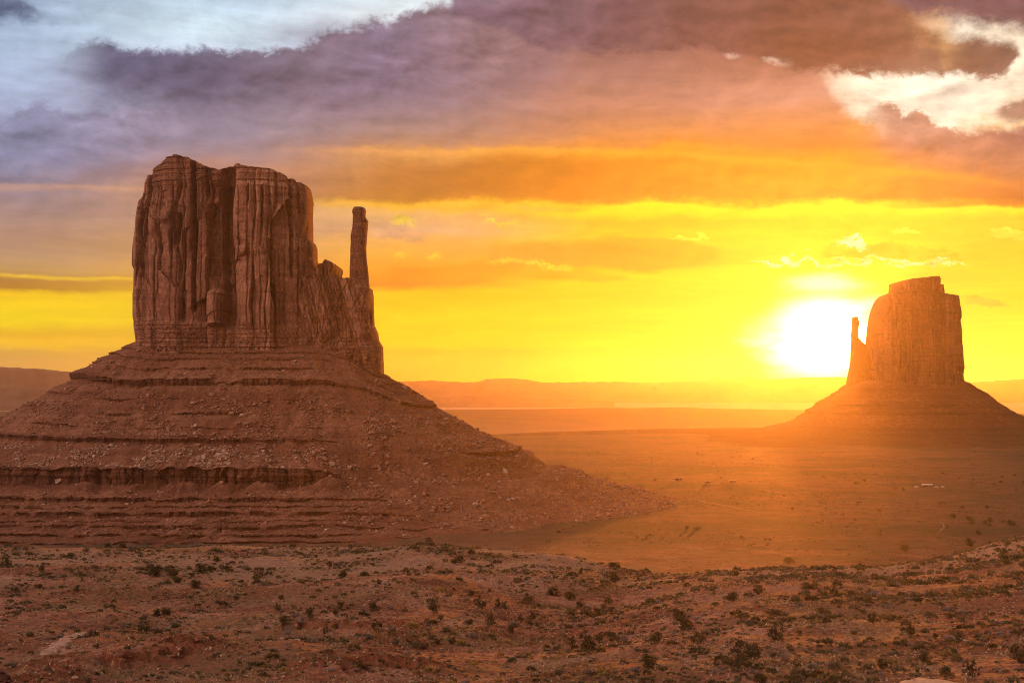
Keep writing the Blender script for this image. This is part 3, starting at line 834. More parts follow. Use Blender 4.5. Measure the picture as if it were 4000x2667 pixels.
def relief_shoulder(X, z, arc, yn):
    rel, tint = slabs_relief(X + .3 * z, z, 205, ((19, 70, 3.6, 3.0, 3.0), (9, 34, 2.0, 1.8, 1.6), (4.2, 18, .9, .9, .8)))
    px = 2000 + F * X / D1; Yp = 1511 - F * z / D1
    low = sst(Yp, 1300, 1330)
    rel *= 1 - .6 * low
    f1, f2, c = worley(X / 5.0, z / 6.0, 401)
    rel += low * (beds(z, X, 57, 3.6, .9) + (c - .5) * 1.8 - 1.2 * (1 - sst(f2 - f1, 0, .16)) + 1.0)
    # slabs lean to the left as they rise
    lean = px - (Yp - 1300) * -.12
    f1, f2, c = worley(lean / 30, Yp / 190, 402)
    rel += 4 * (c - .5) - 1.2 * (1 - sst(f2 - f1, 0, .1)) + .8 * fbm(X / 6, z / 9, 188, 4)
    rel *= .35 + .65 * sst(-yn, -.6, .3)
    return rel, np.clip(tint + .2 * fbm(X / 14, z / 20, 62, 3), 0, 1)
inv(tower("shoulder", big, M['cliff'], D1 - 6,
    [z1(*p) for p in ((1180,1420),(1185,1300),(1190,1150),(1215,1000),(1240,900),(1270,850),(1312,830))],
    [z1(*p) for p in ((1818,1440),(1815,1420),(1813,1332),(1800,1310),(1788,1292),(1780,1240),(1757,1190),(1752,1100),(1750,1000),(1744,962),(1725,950),(1720,905))],
    [z1(*p) for p in ((1312,905),(1335,885),(1360,872),(1385,880),(1392,835),(1400,786),(1412,784),(1430,764),(1452,772),(1485,786),(1494,800),(1496,858),(1520,868),(1540,880),(1570,900),(1590,888),(1640,890),(1720,905))],
    44.0, relief_shoulder, 420, 80, 260, 0.0, 2.8))
def relief_spire(X, z, arc, yn):
    rel, tint = slabs_relief(X, z, 305, ((11, 48, 1.0, 1.2, .8), (4.5, 22, .6, .6, .6), (2.2, 9, .25, .2, .2)), .8)
    rel += beds(z, X, 58, 7.0, .35) + beds(z, X, 59, 2.5, .18) + .6 * fbm(arc / 5, z / 9, 189, 4)
    return rel * .8, np.clip(tint * .8 + .1 * fbm(X / 8, z / 14, 63, 3), 0, 1) * .6
inv(tower("spire", big, M['cliff'], D1 - 14,
    [z1(*p) for p in ((1590,1320),(1592,1000),(1592,890),(1596,760),(1598,680),(1601,640),(1611,545),(1613,480),(1609,455),(1613,440),(1622,430))],
    [z1(*p) for p in ((1752,1320),(1748,1100),(1735,1000),(1724,950),(1720,900),(1714,830),(1705,760),(1702,690),(1708,600),(1715,520),(1697,490),(1699,450),(1695,434))],
    [z1(*p) for p in ((1622,430),(1630,427),(1690,429),(1695,434))], 14.0, relief_spire, 150, 50, 300, 0.0, 2.6, 10.0, 6))

# --- talus apron around a footprint
def apron(name, parent, mat, d, Xl, Xr, depth, prof, tilt, nu, nb, seed, amp, hide, ledge_tex, cap=1.0, n=3.2, mine=None, step=.8):
    xl, xr = wx(Xl, d), wx(Xr, d)
    xc, W = (xl + xr) / 2, (xr - xl) / 2
    t = np.concatenate([np.linspace(np.pi * .86, np.pi * 2.14, 6000), np.linspace(np.pi * .14, np.pi * .86, 2000)[1:-1]])
    fx = np.sign(np.cos(t)) * np.abs(np.cos(t)) ** (2 / n) * W; fy = np.sign(np.sin(t)) * np.abs(np.sin(t)) ** (2 / n) * depth
    # outward direction, smoothed so that the fan at the corners is even
    cxn = np.concatenate([fx, fx[:1]]); cyn = np.concatenate([fy, fy[:1]])
    s = np.concatenate([[0], np.cumsum(np.hypot(np.diff(cxn), np.diff(cyn)))])
    k = np.linspace(0, s[-1], 4001)[:-1]
    X, Y = np.interp(k, s, cxn), np.interp(k, s, cyn)
    tx, ty = np.roll(X, -1) - np.roll(X, 1), np.roll(Y, -1) - np.roll(Y, 1)
    ang = np.unwrap(np.arctan2(-tx, ty))
    m = 260
    ker = np.hanning(2 * m + 1); ker /= ker.sum()
    turn = 2 * np.pi * np.sign(ang[-1] - ang[0])
    a3 = np.concatenate([ang - turn, ang, ang + turn])
    ang = np.convolve(a3, ker, 'same')[4000:8000]
    # visible part dense: weight samples by how far the direction faces the viewer
    wgt = np.where(np.sin(ang) < .45, 1.0, nb / nu)
    cs = np.concatenate([[0], np.cumsum(wgt)]); q = np.linspace(0, cs[-1], nu + 1)[:-1]
    ix = np.interp(q, cs, np.arange(4001))
    X = np.interp(ix, np.arange(4000), X); Y = np.interp(ix, np.arange(4000), Y); ang = np.interp(ix, np.arange(4000), ang)
    prof = np.array(prof, float)
    # sample the profile evenly along its own length so that steps keep their faces
    ps = np.concatenate([[0], np.cumsum(np.hypot(np.diff(prof[:, 0]), np.diff(prof[:, 1])))])
    nr = int(ps[-1] / step)
    qq = np.linspace(0, ps[-1], nr)
    rho, zz = np.interp(qq, ps, prof[:, 0]), np.interp(qq, ps, prof[:, 1])
    ledge = sst(-np.gradient(zz, qq), .80, .93)
    rho_m = np.maximum.accumulate(rho) + np.arange(nr) * 1e-6
    # plain slope for the places where scree buries the steps
    rs = np.linspace(rho[0], rho[-1], 800)
    zs = np.interp(rs, rho_m, zz)
    kk = np.hanning(121); kk /= kk.sum()
    zs = np.convolve(np.pad(zs, 60, mode='edge'), kk, 'valid')
    zs[:40] = lerp(np.interp(rs[:40], rho_m, zz), zs[:40], np.linspace(0, 1, 40))
    RHO = rho[:, None] + 0 * X[None, :]
    def place(RHO):
        return xc + X[None, :] + np.cos(ang)[None, :] * RHO, d + Y[None, :] + np.sin(ang)[None, :] * RHO
    px, py = place(RHO)
    h = hide(px, py, RHO, ang[None, :])
    Z = lerp(zz[:, None], np.interp(RHO, rs, zs), h)
    le = ledge[:, None] * (1 - h)
    # outline of the ledges wanders in and out
    wob = amp * (fbm(px / 48, py / 48, seed, 3) * 1.4 + .45 * fbm(px / 13, py / 13, seed + 3, 3))
    wob = wob * sst(RHO, 2, 30) * (1 - sst(RHO, rho[-1] * .8, rho[-1]))
    wob = wob + ledge_tex(px, py, RHO, Z) * le
    px, py = place(RHO + wob)
    Z = Z + tilt(ang, RHO)
    rough = (1 - le) * sst(RHO, -4, 8)
    Z = Z + rough * (1.1 * fbm(px / 16, py / 16, seed + 7, 4) + .5 * fbm(px / 4, py / 4, seed + 8, 3)) * cap
    # gullies running straight down
    arc = np.cumsum(np.hypot(np.diff(X, append=X[:1]), np.diff(Y, append=Y[:1])))[None, :] + 0 * Z
    rid = np.abs(vnoise(arc / 17 + .6 * vnoise(arc / 30, RHO / 40, seed + 5), RHO / 120, seed + 6))
    Z = Z - rough * 2.6 * cap * (1 - sst(rid, 0, .34)) * sst(RHO, 8, 40) * sst(vnoise(arc / 45, RHO / 70, seed + 9), -.3, .2)
    if mine is not None: Z = Z + mine(px, py, RHO, arc)
    V = np.stack([px, py, Z], -1)
    o = mesh_from(name, V.reshape(-1, 3), grid_faces(nr, len(X), True)[:, ::-1], mat, parent, True, {'ledge': le})
    return o, V, RHO, le
def tilt1(ang, RHO):
    c = np.cos(ang)[None, :]
    return np.where(c < 0, 6 * sst(-c, .2, .9), -23 * sst(c, .1, .9)) * (1 - np.clip((RHO - 95) / 95, 0, 1)) - 6 * sst(c, .1, .6) * sst(RHO, 190, 250)
prof1 = [(-16,44),(0,37),(8,33.5),(8.4,31),(19,27.5),(18.6,24.6),(34,18.5),(33.6,15),(54,9),(56.5,8),(55.0,1.2),(58,.2),(78,-9.5),(77.6,-12),(100,-22),(99.5,-25),(120,-33.5),(119.6,-36),(137,-42.5),(139,-43),(137.6,-48),(140,-49),
         (163,-57.5),(186,-65),(188.6,-66),(188.9,-72),(187.6,-80.5),(192,-82),(214,-86.2),(226,-87),(225,-91.4),(244,-92.4),(243.4,-94.4),(262,-95),(261,-99.4),(280,-100),(279.5,-101.4),(297,-101.6),(296,-105),(330,-104.9),(329,-107.6),(362,-107.2),(361,-109.6),(400,-109),(399,-111.4),(450,-112),(520,-120)]
def hide1(px, py, RHO, ang):
    Xp = 2000 + F * px / py
    c = np.cos(ang)
    n = fbm(px / 40, py / 40, 501, 3)
    right = sst(Xp, 1080, 1420) * (1 - .85 * sst(Xp, 1760, 1900) * np.exp(-((RHO - 137) / 26) ** 2 * 0 - ((RHO - 139) / 14) ** 2))
    h = np.clip(right * (1 - .5 * (RHO < 60)) + .7 * sst(n, .2, .5), 0, 1)
    minor = (sst(RHO, 62, 66) * (1 - sst(RHO, 128, 132)) + (1 - sst(RHO, 46, 50)) * .8)
    h = np.clip(h + minor * np.clip(.55 + 2.6 * fbm(px / 55 + RHO * .13, py / 55, 507, 3), 0, 1), 0, 1)
    deep = np.exp(-((RHO - 189) / 6) ** 2)
    h = lerp(h, h * sst(Xp, 1150, 1330), deep)
    terr = sst(RHO, 222, 228)
    h = lerp(h, np.clip(sst(Xp + 260 * n, 1150, 1750) + .95 * sst(fbm(px / 17 + RHO * .09, py / 30, 509, 3), .08, .3), 0, 1), terr)
    return h * sst(RHO, 6, 12)
def tex1(px, py, RHO, Z):
    a = np.exp(-((RHO - 189) / 5) ** 2)
    u = px + .35 * py
    f1, f2, c = worley(u / 15 + .3 * vnoise(u / 9, Z / 6, 5), u * 0 + .5, 601)
    t = a * ((c - .55) * 9 - 3.0 * (1 - sst(f2 - f1, 0, .3)) + beds(Z, px, 611, 3.4, .9))
    f1, f2, c = worley(px / 5, py / 5, 602)
    return t + (c - .5) * 3.2 - 1.0 * (1 - sst(f2 - f1, 0, .2)) + .5 * beds(Z, px, 612, 1.6, .6)
def mine1(px, py, RHO, arc):
    c = sst((px - wx(1000, D1)) / np.maximum(RHO, 30) , .35, .85) * sst(px, wx(1350, D1), wx(1560, D1))
    fix = np.interp(RHO, [0, 120, 148, 152, 167, 189, 200, 229, 300], [0, 0, -4, -11, -16, -10, -5, 0, 0]) * c
    # cones of red silt at the foot of the tall ledge
    k = arc / 27.0 + .8 * vnoise(arc / 60, arc * 0, 71)
    f = np.abs(k - np.floor(k) - .5) * 2
    hgt = (2.0 + 5.5 * _h(np.floor(k), np.floor(k) * 0, 72)) * np.clip(1 - f * 1.15, 0, 1)
    return fix + hgt * sst(RHO, 187, 192) * (1 - sst(RHO, 194, 216))
tal, TV, TR, TL = apron("talus_slope", big, M['talus'], D1, 530, 1490, 56.0, prof1, tilt1, 1500, 260, 500, 6.0, hide1, tex1, 1.0, 3.2, mine1)
inv(tal)

# --- second butte, seen against the sun
D2 = 3000.0
def z2(X, Y): return 2800 + X / 1.651, 950 + Y / 1.651
far_b = empty("sandstone_butte", (0, D2, FLOOR))
tag(far_b, "hazy smaller butte standing dark before the sun with a short finger of rock", "butte")
bpy.context.view_layer.update()
inv2 = lambda o: setattr(o, 'matrix_parent_inverse', far_b.matrix_world.inverted()) or o
def relief_far(X, z, arc, yn):
    rel, tint = slabs_relief(X, z, 700, ((38, 150, 4.0, 3.5, 3.0), (17, 70, 2.2, 2.0, 2.0), (8, 34, 1.0, .9, 1.0)))
    rel += beds(z, X, 751, 9, .9) + .9 * fbm(X / 9, z / 14, 788, 3)
    return rel * (.4 + .6 * sst(-yn, -.6, .3)), np.clip(tint, 0, 1)
inv2(tower("cliff", far_b, M['painted_backlit_cliff'], D2,
    [z2(*p) for p in ((930,900),(940,800),(950,700),(958,650),(965,590),(972,530),(980,480),(992,435),(1010,390),(1025,365),(1045,345),(1080,332),(1115,322),(1116,300),(1118,286))],
    [z2(*p) for p in ((1606,915),(1603,905),(1592,850),(1597,800),(1592,740),(1583,650),(1579,560),(1568,500),(1578,478),(1575,440),(1563,370),(1557,342),(1500,336),(1464,326),(1455,262))],
    [z2(*p) for p in ((1118,286),(1142,267),(1200,265),(1205,242),(1230,234),(1262,230),(1345,222),(1375,216),(1418,215),(1430,232),(1455,262))],
    85.0, relief_far, 360, 70, 240, 0.0, 3.0))
inv2(tower("spire", far_b, M['painted_backlit_cliff'], D2 - 20,
    [z2(*p) for p in ((832,900),(840,850),(852,800),(858,760),(864,660),(868,600),(872,560),(878,500),(881,478))],
    [z2(*p) for p in ((1010,900),(985,700),(958,652),(940,640),(925,622),(912,606),(910,560),(917,520),(914,500),(904,476))],
    [z2(*p) for p in ((881,478),(886,473),(900,473),(904,476))], 22.0, lambda X, z, a, yn: (relief_spire(X, z, a, yn)[0] * 1.1, relief_spire(X, z, a, yn)[1]), 110, 40, 200, 0.0, 2.4, 10.0, 6))
prof2 = [(-18,14),(0,6),(14,-3),(15,-6),(34,-17),(36,-19),(60,-33),(62,-38),(64,-42),(80,-50),(82,-57),(100,-63),(101,-65),(130,-76),(131,-78),(165,-86),(166,-88),(210,-92),(211,-93.5),(290,-97),(400,-100),(620,-106),(900,-118),(1000,-140)]
def tilt2(ang, RHO):
    c = np.cos(ang)[None, :]
    return 3.0 * sst(c, .3, .9) * (1 - sst(RHO, 300, 800))
def hide2(px, py, RHO, ang):
    return np.clip(.25 + sst(np.cos(ang), .2, .7) + .8 * sst(fbm(px / 70, py / 70, 801, 3), .0, .4), 0, 1) * sst(RHO, 8, 14)
ap2, _v, _r, _l = apron("talus_slope", far_b, M['painted_backlit_talus'], D2, 3312, 3770, 84.0, prof2, tilt2, 620, 120, 820, 8.0, hide2, lambda px, py, RHO, Z: (worley(px / 9, py / 9, 803)[2] - .5) * 4, .8, 3.0, None, 1.6)
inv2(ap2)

# ------------------------------------------------------------------ far hills
def hills(d, pts, base, depth, seed, rough=.6, nx=420):
    P = np.array([(ray(X, Y)[0] * d, ray(X, Y)[1] * d) for X, Y in pts])
    x = np.linspace(P[0, 0], P[-1, 0], nx)
    top = np.interp(x, P[:, 0], P[:, 1]) + rough * d / F * 6 * fbm(x / (d * .006), x * 0, seed, 4)
    prof = [(-1.6, 0), (-1.0, .12), (-.6, .35), (-.35, .62), (-.28, .9), (-.2, .97), (0, 1), (.4, .98), (.6, .6), (1.2, .1), (1.6, 0)]
    rows = []
    for f, k in prof:
        wv = 1 + .35 * fbm(x / (depth * .8), x * 0 + f, seed + 3, 3)
        rows.append(np.stack([x * (1 + f * depth * wv / d), d + f * depth * wv, base + (top - base) * k - (2 if k == 0 else 0)], -1))
    V = np.stack(rows, 0)
    o = mesh_from("hills", V.reshape(-1, 3), grid_faces(len(prof), nx), M['hills'], None, True)
    tag(o, kind='structure')
hills(12400, [(900,1520),(1400,1496),(1560,1490),(1680,1486),(1800,1492),(2100,1494),(2400,1490),(2560,1494),(2760,1484),(2792,1474),(2830,1480),(2880,1478),(2900,1470),(2930,1470),(2950,1480),(3000,1480),(3040,1484),(3060,1478),(3150,1474),(3300,1472),(3500,1480),(3800,1492),(3880,1488),(4000,1480),(4400,1470),(5000,1480)], -136, 420, 901)
hills(13000, [(1700,1512),(1800,1500),(1870,1490),(1900,1480),(1990,1477),(2060,1482),(2110,1492),(2250,1500),(2400,1512)], -138, 300, 905, .3)
hills(11300, [(-1500,1420),(-600,1425),(0,1433),(150,1440),(320,1456),(420,1458),(520,1466),(800,1500),(1000,1530)], -136, 420, 902, .5)
hills(8200, [(-1200,1520),(-200,1516),(0,1514),(90,1513),(200,1518),(420,1522),(700,1540)], -140, 260, 903, .4)
hills(9600, [(1500,1560),(1750,1548),(1850,1545),(1960,1546),(2150,1556),(2400,1568)], -138, 260, 904, .4)
# ------------------------------------------------------------------ rocks
def hull_rock(seed, flat=.7, n=15):
    """angular broken rock: convex hull of jittered points, about one unit across"""
    rg = np.random.default_rng(seed)
    p = rg.normal(size=(n, 3)); p /= np.linalg.norm(p, axis=1)[:, None]
    p = np.sign(p) * np.abs(p) ** .75
    p *= rg.uniform(.42, .56, (n, 1)) * np.array([1.0, rg.uniform(.6, .95), flat * rg.uniform(.7, 1.1)])
    bm = bmesh.new()
    for q in p: bm.verts.new(q)
    r = bmesh.ops.convex_hull(bm, input=bm.verts)
    bmesh.ops.delete(bm, geom=list({e for e in r['geom_interior'] + r['geom_unused'] if isinstance(e, bmesh.types.BMVert)}), context='VERTS')
    bmesh.ops.triangulate(bm, faces=bm.faces)
    bm.verts.index_update()
    v = np.array([q.co[:] for q in bm.verts]); f = np.array([[q.index for q in fa.verts] for fa in bm.faces])
    bm.free()
    return v, f
ROCKS = [hull_rock(900 + i, .55 + .05 * (i % 6), 12 + i % 5) for i in range(12)]
def rotz(v, a):
    c, s = math.cos(a), math.sin(a)
    return np.stack([v[:, 0] * c - v[:, 1] * s, v[:, 0] * s + v[:, 1] * c, v[:, 2]], -1)
def merged(name, items, parts, mat):
    """items: (shape index, position, scale xyz, angle) joined into one uncountable mass"""
    vs, fs, n = [], [], 0
    for k, p, s, a in items:
        v, f = parts[k]
        vs.append(rotz(v * np.array(s), a) + p); fs.append(f + n); n += len(v)
    o = mesh_from(name, np.concatenate(vs), np.concatenate(fs), mat)
    return tag(o, kind='stuff')
def mesh_data(name, v, f, mat, smooth=False):
    o = mesh_from(name, v, f, mat, None, smooth)
    me = o.data
    bpy.data.objects.remove(o)
    return me
rock_me = [mesh_data("boulder", v, f, M['rock']) for v, f in ROCKS]
pale_me = [mesh_data("boulder", v, f, M['pale_rock']) for v, f in ROCKS]

def project(P):
    x, y, z = P[..., 0], P[..., 1], P[..., 2]
    f = y * CP + z * SP; u = -y * SP + z * CP
    return 2000 + F * x / f, 1333.5 - F * u / f
TP = TV.reshape(-1, 3); TPX, TPY = project(TP)
front = (TP[:, 1] < D1 + 10) & (TPX > -260) & (TPX < 2750) & (TPY < 2160)
fi = np.nonzero(front)[0]
FR, FX, FY = TR.ravel()[fi], TPX[fi], TPY[fi]
clump = fbm(TP[fi, 0] / 26, TP[fi, 1] / 26, 951, 4)
led = TL.ravel()[fi]
def band(a, b, s=5): return sst(FR, a - s, a + s) * (1 - sst(FR, b - s, b + s))
wt_mid = band(58, 134) * (1 - sst(FX, 1250, 1700) * .5) * (.25 + 1.1 * sst(FR, 58, 120))
wt_low = band(141, 186) * (1 - sst(FX, 1050, 1500) * .6)
wt_top = band(6, 52) * .3
wt_right = sst(FX, 1250, 1500) * band(40, 300, 20) * .5
wt_terr = band(192, 330) * .12
W_all = (wt_mid + 1.3 * wt_low + wt_top + wt_right + wt_terr) * sst(clump, -.22, .3) * (1 - led) + 1e-9
# the param grid is denser on steps: weight by ground area
dr = np.gradient(TR, axis=0).ravel()[fi]
W_all *= np.clip(dr, .02, 2) * np.clip((FR + 60) / 200, .3, 2)
W_all /= W_all.sum()
GROUPS = {
    'top': "brown boulder on the scree right under the cliff of the large butte",
    'mid': "brown angular boulder on the steep scree between the upper and middle ledges",
    'midp': "pale angular boulder on the steep scree between the upper and middle ledges",
    'low': "brown boulder on the rubble between the middle ledge and the tall dark ledge",
    'lowp': "pale grey broken boulder piled on the rubble above the tall dark ledge",
    'right': "tan boulder on the long ledge-free scree below the rock spire",
    'terr': "boulder on the red silt terraces below the tall dark ledge",
}
def zone(r, X):
    if X > 1420 and r > 40: return 'right'
    return 'top' if r < 56 else 'mid' if r < 138 else 'low' if r < 188 else 'terr'
pick = RNG.choice(len(fi), 20000, p=W_all)
size = np.exp(RNG.normal(math.log(1.35), .5, len(pick)))
size = np.clip(size * np.where(FX[pick] > 1420, 1.25, 1.0), .6, 6.2)
order = np.argsort(-size)
stuff = {0: [], 1: []}
for k, j in enumerate(order):
    i = pick[j]; s = size[j]
    p = TP[fi[i]] + np.array([RNG.normal() * .8, RNG.normal() * .8, s * .12])
    z = zone(FR[i], FX[i])
    pale = RNG.random() < {'mid': .1, 'low': .55 if FX[i] < 950 else .25, 'right': .06, 'top': .08, 'terr': .08}[z]
    sh = int(RNG.integers(12)); a = RNG.uniform(0, 6.28)
    sc = (s * RNG.uniform(.9, 1.35), s, s * RNG.uniform(.75, 1.15))
    if k < 285:
        o = obj_from("boulder", (pale_me if pale else rock_me)[sh])
        o.location = p; o.rotation_euler = (RNG.normal() * .25, RNG.normal() * .25, a); o.scale = sc
        key = z + ('p' if pale and z in ('mid', 'low') else '')
        lab = GROUPS[key]
        if z == 'right':
            lab = ("pale" if pale else "tan") + " boulder " + ("high" if FR[i] < 110 else "halfway down" if FR[i] < 190 else "low") + " on the long scree below the rock spire"
        if s > 4.0: lab = "large " + lab
        tag(o, lab, "boulder", {'top': 'boulders under the cliff', 'mid': 'boulders above the middle ledge', 'midp': 'pale boulders above the middle ledge', 'low': 'boulders above the tall ledge', 'lowp': 'pale boulders above the tall ledge', 'right': 'boulders below the spire', 'terr': 'boulders on the terraces'}[key])
    else:
        stuff[int(pale)].append((sh, p, sc, a))
merged("rubble", stuff[0], ROCKS, M['rock'])
merged("rubble", stuff[1], ROCKS, M['pale_rock'])
def on_talus(X, Y):
    dd = (TPX[fi] - X) ** 2 + (TPY[fi] - Y) ** 2
    c = np.argsort(dd)[:12]
    return TP[fi[c[np.argmin(TP[fi[c], 1])]]]
for X, Y, s, pale, lab in (
        (539, 1370, 4.2, 1, "pale lone slab on the scree at the cliff's shaded foot"),
        (770, 1572, 4.0, 1, "pale boulder leaning on a rounder brown one above the middle ledge"),
        (792, 1570, 6.0, 0, "large rounded brown boulder with a pale one leaning on it"),
        (931, 1655, 6.2, 0, "largest blocky boulder resting on the middle ledge below the cracked cliff"),
        (674, 1662, 5.0, 0, "big brown boulder perched above the middle ledge in a rock pile"),
        (502, 1922, 5.2, 0, "dark squat boulder on the silt cones under the tall ledge"),
        (770, 1931, 4.0, 0, "dark round boulder on bare silt below the tall ledge"),
        (225, 1880, 6.0, 1, "pale upright slab in a heap beneath the tall dark ledge"),
        (1857, 1972, 6.5, 1, "big pale wedge-shaped boulder lowest on the scree below the spire"),
        (1669, 1812, 5.4, 1, "pale upright boulder halfway down the scree below the spire"),
        (1596, 1757, 6.0, 0, "broad brown boulder high on the scree below the spire"),
        (1470, 1822, 6.4, 0, "wide brown boulder among smaller stones under the cliff's bright end"),
        (1627, 1940, 5.2, 1, "pale flat boulder near the bottom of the butte's scree")):
    p = on_talus(X, Y)
    sh = (X * 7 + Y) % 12
    o = obj_from("boulder", (pale_me if pale else rock_me)[sh])
    o.location = p + np.array([0, -.3, s * .18]); o.scale = (s * 1.1, s, s * .95); o.rotation_euler = (.1, .15, (X % 63) / 10)
    tag(o, lab, "boulder")
# dark overhanging rock in the near corner
def outcrop_rock():
    p = hit(18, 2660)
    bm = bmesh.new()
    for k, (dx, dy, dz, sx, sy, sz) in enumerate(((0, 0, .9, 3.2, 2.4, 1.5), (-.6, .3, 1.75, 3.6, 2.2, .7), (.7, -.3, .3, 2.4, 1.8, .9))):
        v, f = ROCKS[(k * 5 + 2) % 12]
        vs = [bm.verts.new((a[0] * sx + dx, a[1] * sy + dy, a[2] * sz * 1.6 + dz)) for a in v]
        for t in f: bm.faces.new([vs[i] for i in t])
    me = bpy.data.meshes.new("rock_outcrop"); bm.to_mesh(me); bm.free()
    me.materials.append(M['painted_shade_rock'])
    o = obj_from("rock_outcrop", me); o.location = (p[0] - .6, p[1], p[2] - .2)
    tag(o, "dark stacked rock overhang by the near end of the silt wash", "rock outcrop")
outcrop_rock()

# ------------------------------------------------------------------ plants
def tube(pts, rad, seg=5):
    pts = np.array(pts, float); n = len(pts)
    vs = []
    for i in range(n):
        t = pts[min(i + 1, n - 1)] - pts[max(i - 1, 0)]
        t /= np.linalg.norm(t) + 1e-9
        a = np.cross(t, (0.31, .9, .2)); a /= np.linalg.norm(a) + 1e-9
        b = np.cross(t, a)
        th = np.linspace(0, 2 * np.pi, seg, endpoint=False)
        vs.append(pts[i] + rad[i] * (np.cos(th)[:, None] * a + np.sin(th)[:, None] * b))
    return np.concatenate(vs), np.array([[i * seg + j, i * seg + (j + 1) % seg, (i + 1) * seg + (j + 1) % seg, (i + 1) * seg + j] for i in range(n - 1) for j in range(seg)])
def joined(parts):
    vs, fs, n = [], [], 0
    for v, f in parts:
        vs.append(v); fs.append(f + n); n += len(v)
    return np.concatenate(vs), np.concatenate(fs)
def limb(rg, p, d, length, r, bend=.35, k=5):
    pts, q, dd = [np.array(p, float)], np.array(p, float), np.array(d, float)
    for i in range(k):
        dd = dd + rg.normal(size=3) * bend * .5; dd[2] = max(dd[2], -.1)
        dd /= np.linalg.norm(dd)
        q = q + dd * length / k; pts.append(q.copy())
    return pts, np.linspace(r, r * .35, k + 1)
def leaves(rg, centers, radii, per, size):
    c = np.repeat(centers, per, 0); rr = np.repeat(radii, per)[:, None]
    d = rg.normal(size=c.shape); d /= np.linalg.norm(d, axis=1)[:, None]
    p = c + d * rr * rg.uniform(.35, 1.0, (len(c), 1)) ** .6
    u = rg.normal(size=c.shape); u /= np.linalg.norm(u, axis=1)[:, None]
    w = np.cross(u, d + .3 * rg.normal(size=c.shape)); w /= np.linalg.norm(w, axis=1)[:, None] + 1e-9
    s = size * rg.uniform(.6, 1.4, (len(c), 1))
    V = np.stack([p - u * s, p + u * s * .8 + w * s * .5, p + w * s * 1.3], 1).reshape(-1, 3)
    return V, np.arange(len(V)).reshape(-1, 3)
def plant(kind, seed):
    """(trunk mesh, crown mesh or None), height about 1 and width about 1"""
    rg = np.random.default_rng(seed)
    tubes, cen, rad = [], [], []
    if kind in ('round', 'mound'):
        n = 26
        th = rg.uniform(0, 6.28, n); rr = np.sqrt(rg.uniform(0, 1, n)) * .34; hh = rg.uniform(.16, .78, n)
        rr *= np.sqrt(np.clip(1 - ((hh - .4) / .52) ** 2, .12, 1))
        cen = np.stack([np.cos(th) * rr, np.sin(th) * rr, hh], -1); rad = rg.uniform(.11, .21, n)
        for k in range(5):
            a = rg.uniform(0, 6.28); tubes.append(tube(*limb(rg, (.03 * math.cos(a), .03 * math.sin(a), -.06), (math.cos(a) * .5, math.sin(a) * .5, 1), .6, .035)))
        per, size = 62, .034
    elif kind == 'open':
        for k in range(8):
            a = k * .785 + rg.uniform(-.3, .3); l = rg.uniform(.5, .85)
            pts, rr = limb(rg, (.03 * math.cos(a), .03 * math.sin(a), -.06), (math.cos(a) * rg.uniform(.35, .9), math.sin(a) * rg.uniform(.35, .9), rg.uniform(.6, 1.1)), l, .036, .5)
            tubes.append(tube(pts, rr))
            for q in (pts[-1], pts[-2], pts[-3]):
                if rg.random() < .85: cen.append(q + rg.normal(size=3) * .05); rad.append(rg.uniform(.08, .17))
            for m in range(2):
                b = pts[2 + m]; p2, r2 = limb(rg, b, rg.normal(size=3) + np.array([0, 0, .8]), .28, .014, .5, 3)
                tubes.append(tube(p2, r2, 4)); cen.append(p2[-1]); rad.append(rg.uniform(.06, .11))
        per, size = 52, .03
    elif kind == 'trunk':
        pts, rr = limb(rg, (0, 0, -.06), (.05, 0, 1), .5, .055, .25)
        tubes.append(tube(pts, rr, 7))
        for k in range(9):
            a = k * .698 + rg.uniform(-.3, .3)
            p2, r2 = limb(rg, pts[2 + k % 4], (math.cos(a), math.sin(a), rg.uniform(.3, 1.3)), rg.uniform(.34, .52), .026, .4)
            tubes.append(tube(p2, r2))
            for q in p2[2:]: cen.append(q + rg.normal(size=3) * .04); rad.append(rg.uniform(.08, .15))
        per, size = 48, .03
    elif kind == 'snag':
        for k in range(3):
            a = rg.uniform(0, 6.28)
            pts, rr = limb(rg, (0, 0, -.05), (math.cos(a) * .4, math.sin(a) * .4, 1), rg.uniform(.6, 1.0), .04, .6, 6)
            tubes.append(tube(pts, rr))
            for m in range(5):
                p2, r2 = limb(rg, pts[2 + m % 4], rg.normal(size=3) * .8 + np.array([0, 0, .4]), rg.uniform(.2, .42), .018, .6, 3)
                tubes.append(tube(p2, r2, 4))
                p3, r3 = limb(rg, p2[2], rg.normal(size=3) + np.array([0, 0, .3]), .18, .01, .6, 2)
                tubes.append(tube(p3, r3, 4))
    elif kind == 'log':
        pts, rr = limb(rg, (-.5, 0, .12), (1, .1, .12), 1.0, .07, .3, 6); tubes.append(tube(pts, rr, 7))
        for m in range(7):
            p2, r2 = limb(rg, pts[1 + m % 5], rg.normal(size=3) * .5 + np.array([.3, 0, .9]), rg.uniform(.25, .6), .024, .5, 4); tubes.append(tube(p2, r2, 4))
    else:  # twiggy bush
        for k in range(90):
            a = rg.uniform(0, 6.28); t = rg.uniform(.1, 1.0)
            p2, r2 = limb(rg, (.08 * math.cos(a), .08 * math.sin(a), -.04), (math.cos(a) * t, math.sin(a) * t, 1.05 - .35 * t), rg.uniform(.5, .85), .009, .3, 3)
            tubes.append(tube(p2, r2, 3))
        cen = rg.normal(size=(14, 3)) * np.array([.2, .2, .1]) + np.array([0, 0, .5]); rad = np.full(14, .18)
        per, size = 26, .016
    tr = joined(tubes)
    cr = leaves(rg, np.array(cen), np.array(rad), per, size) if len(cen) else None
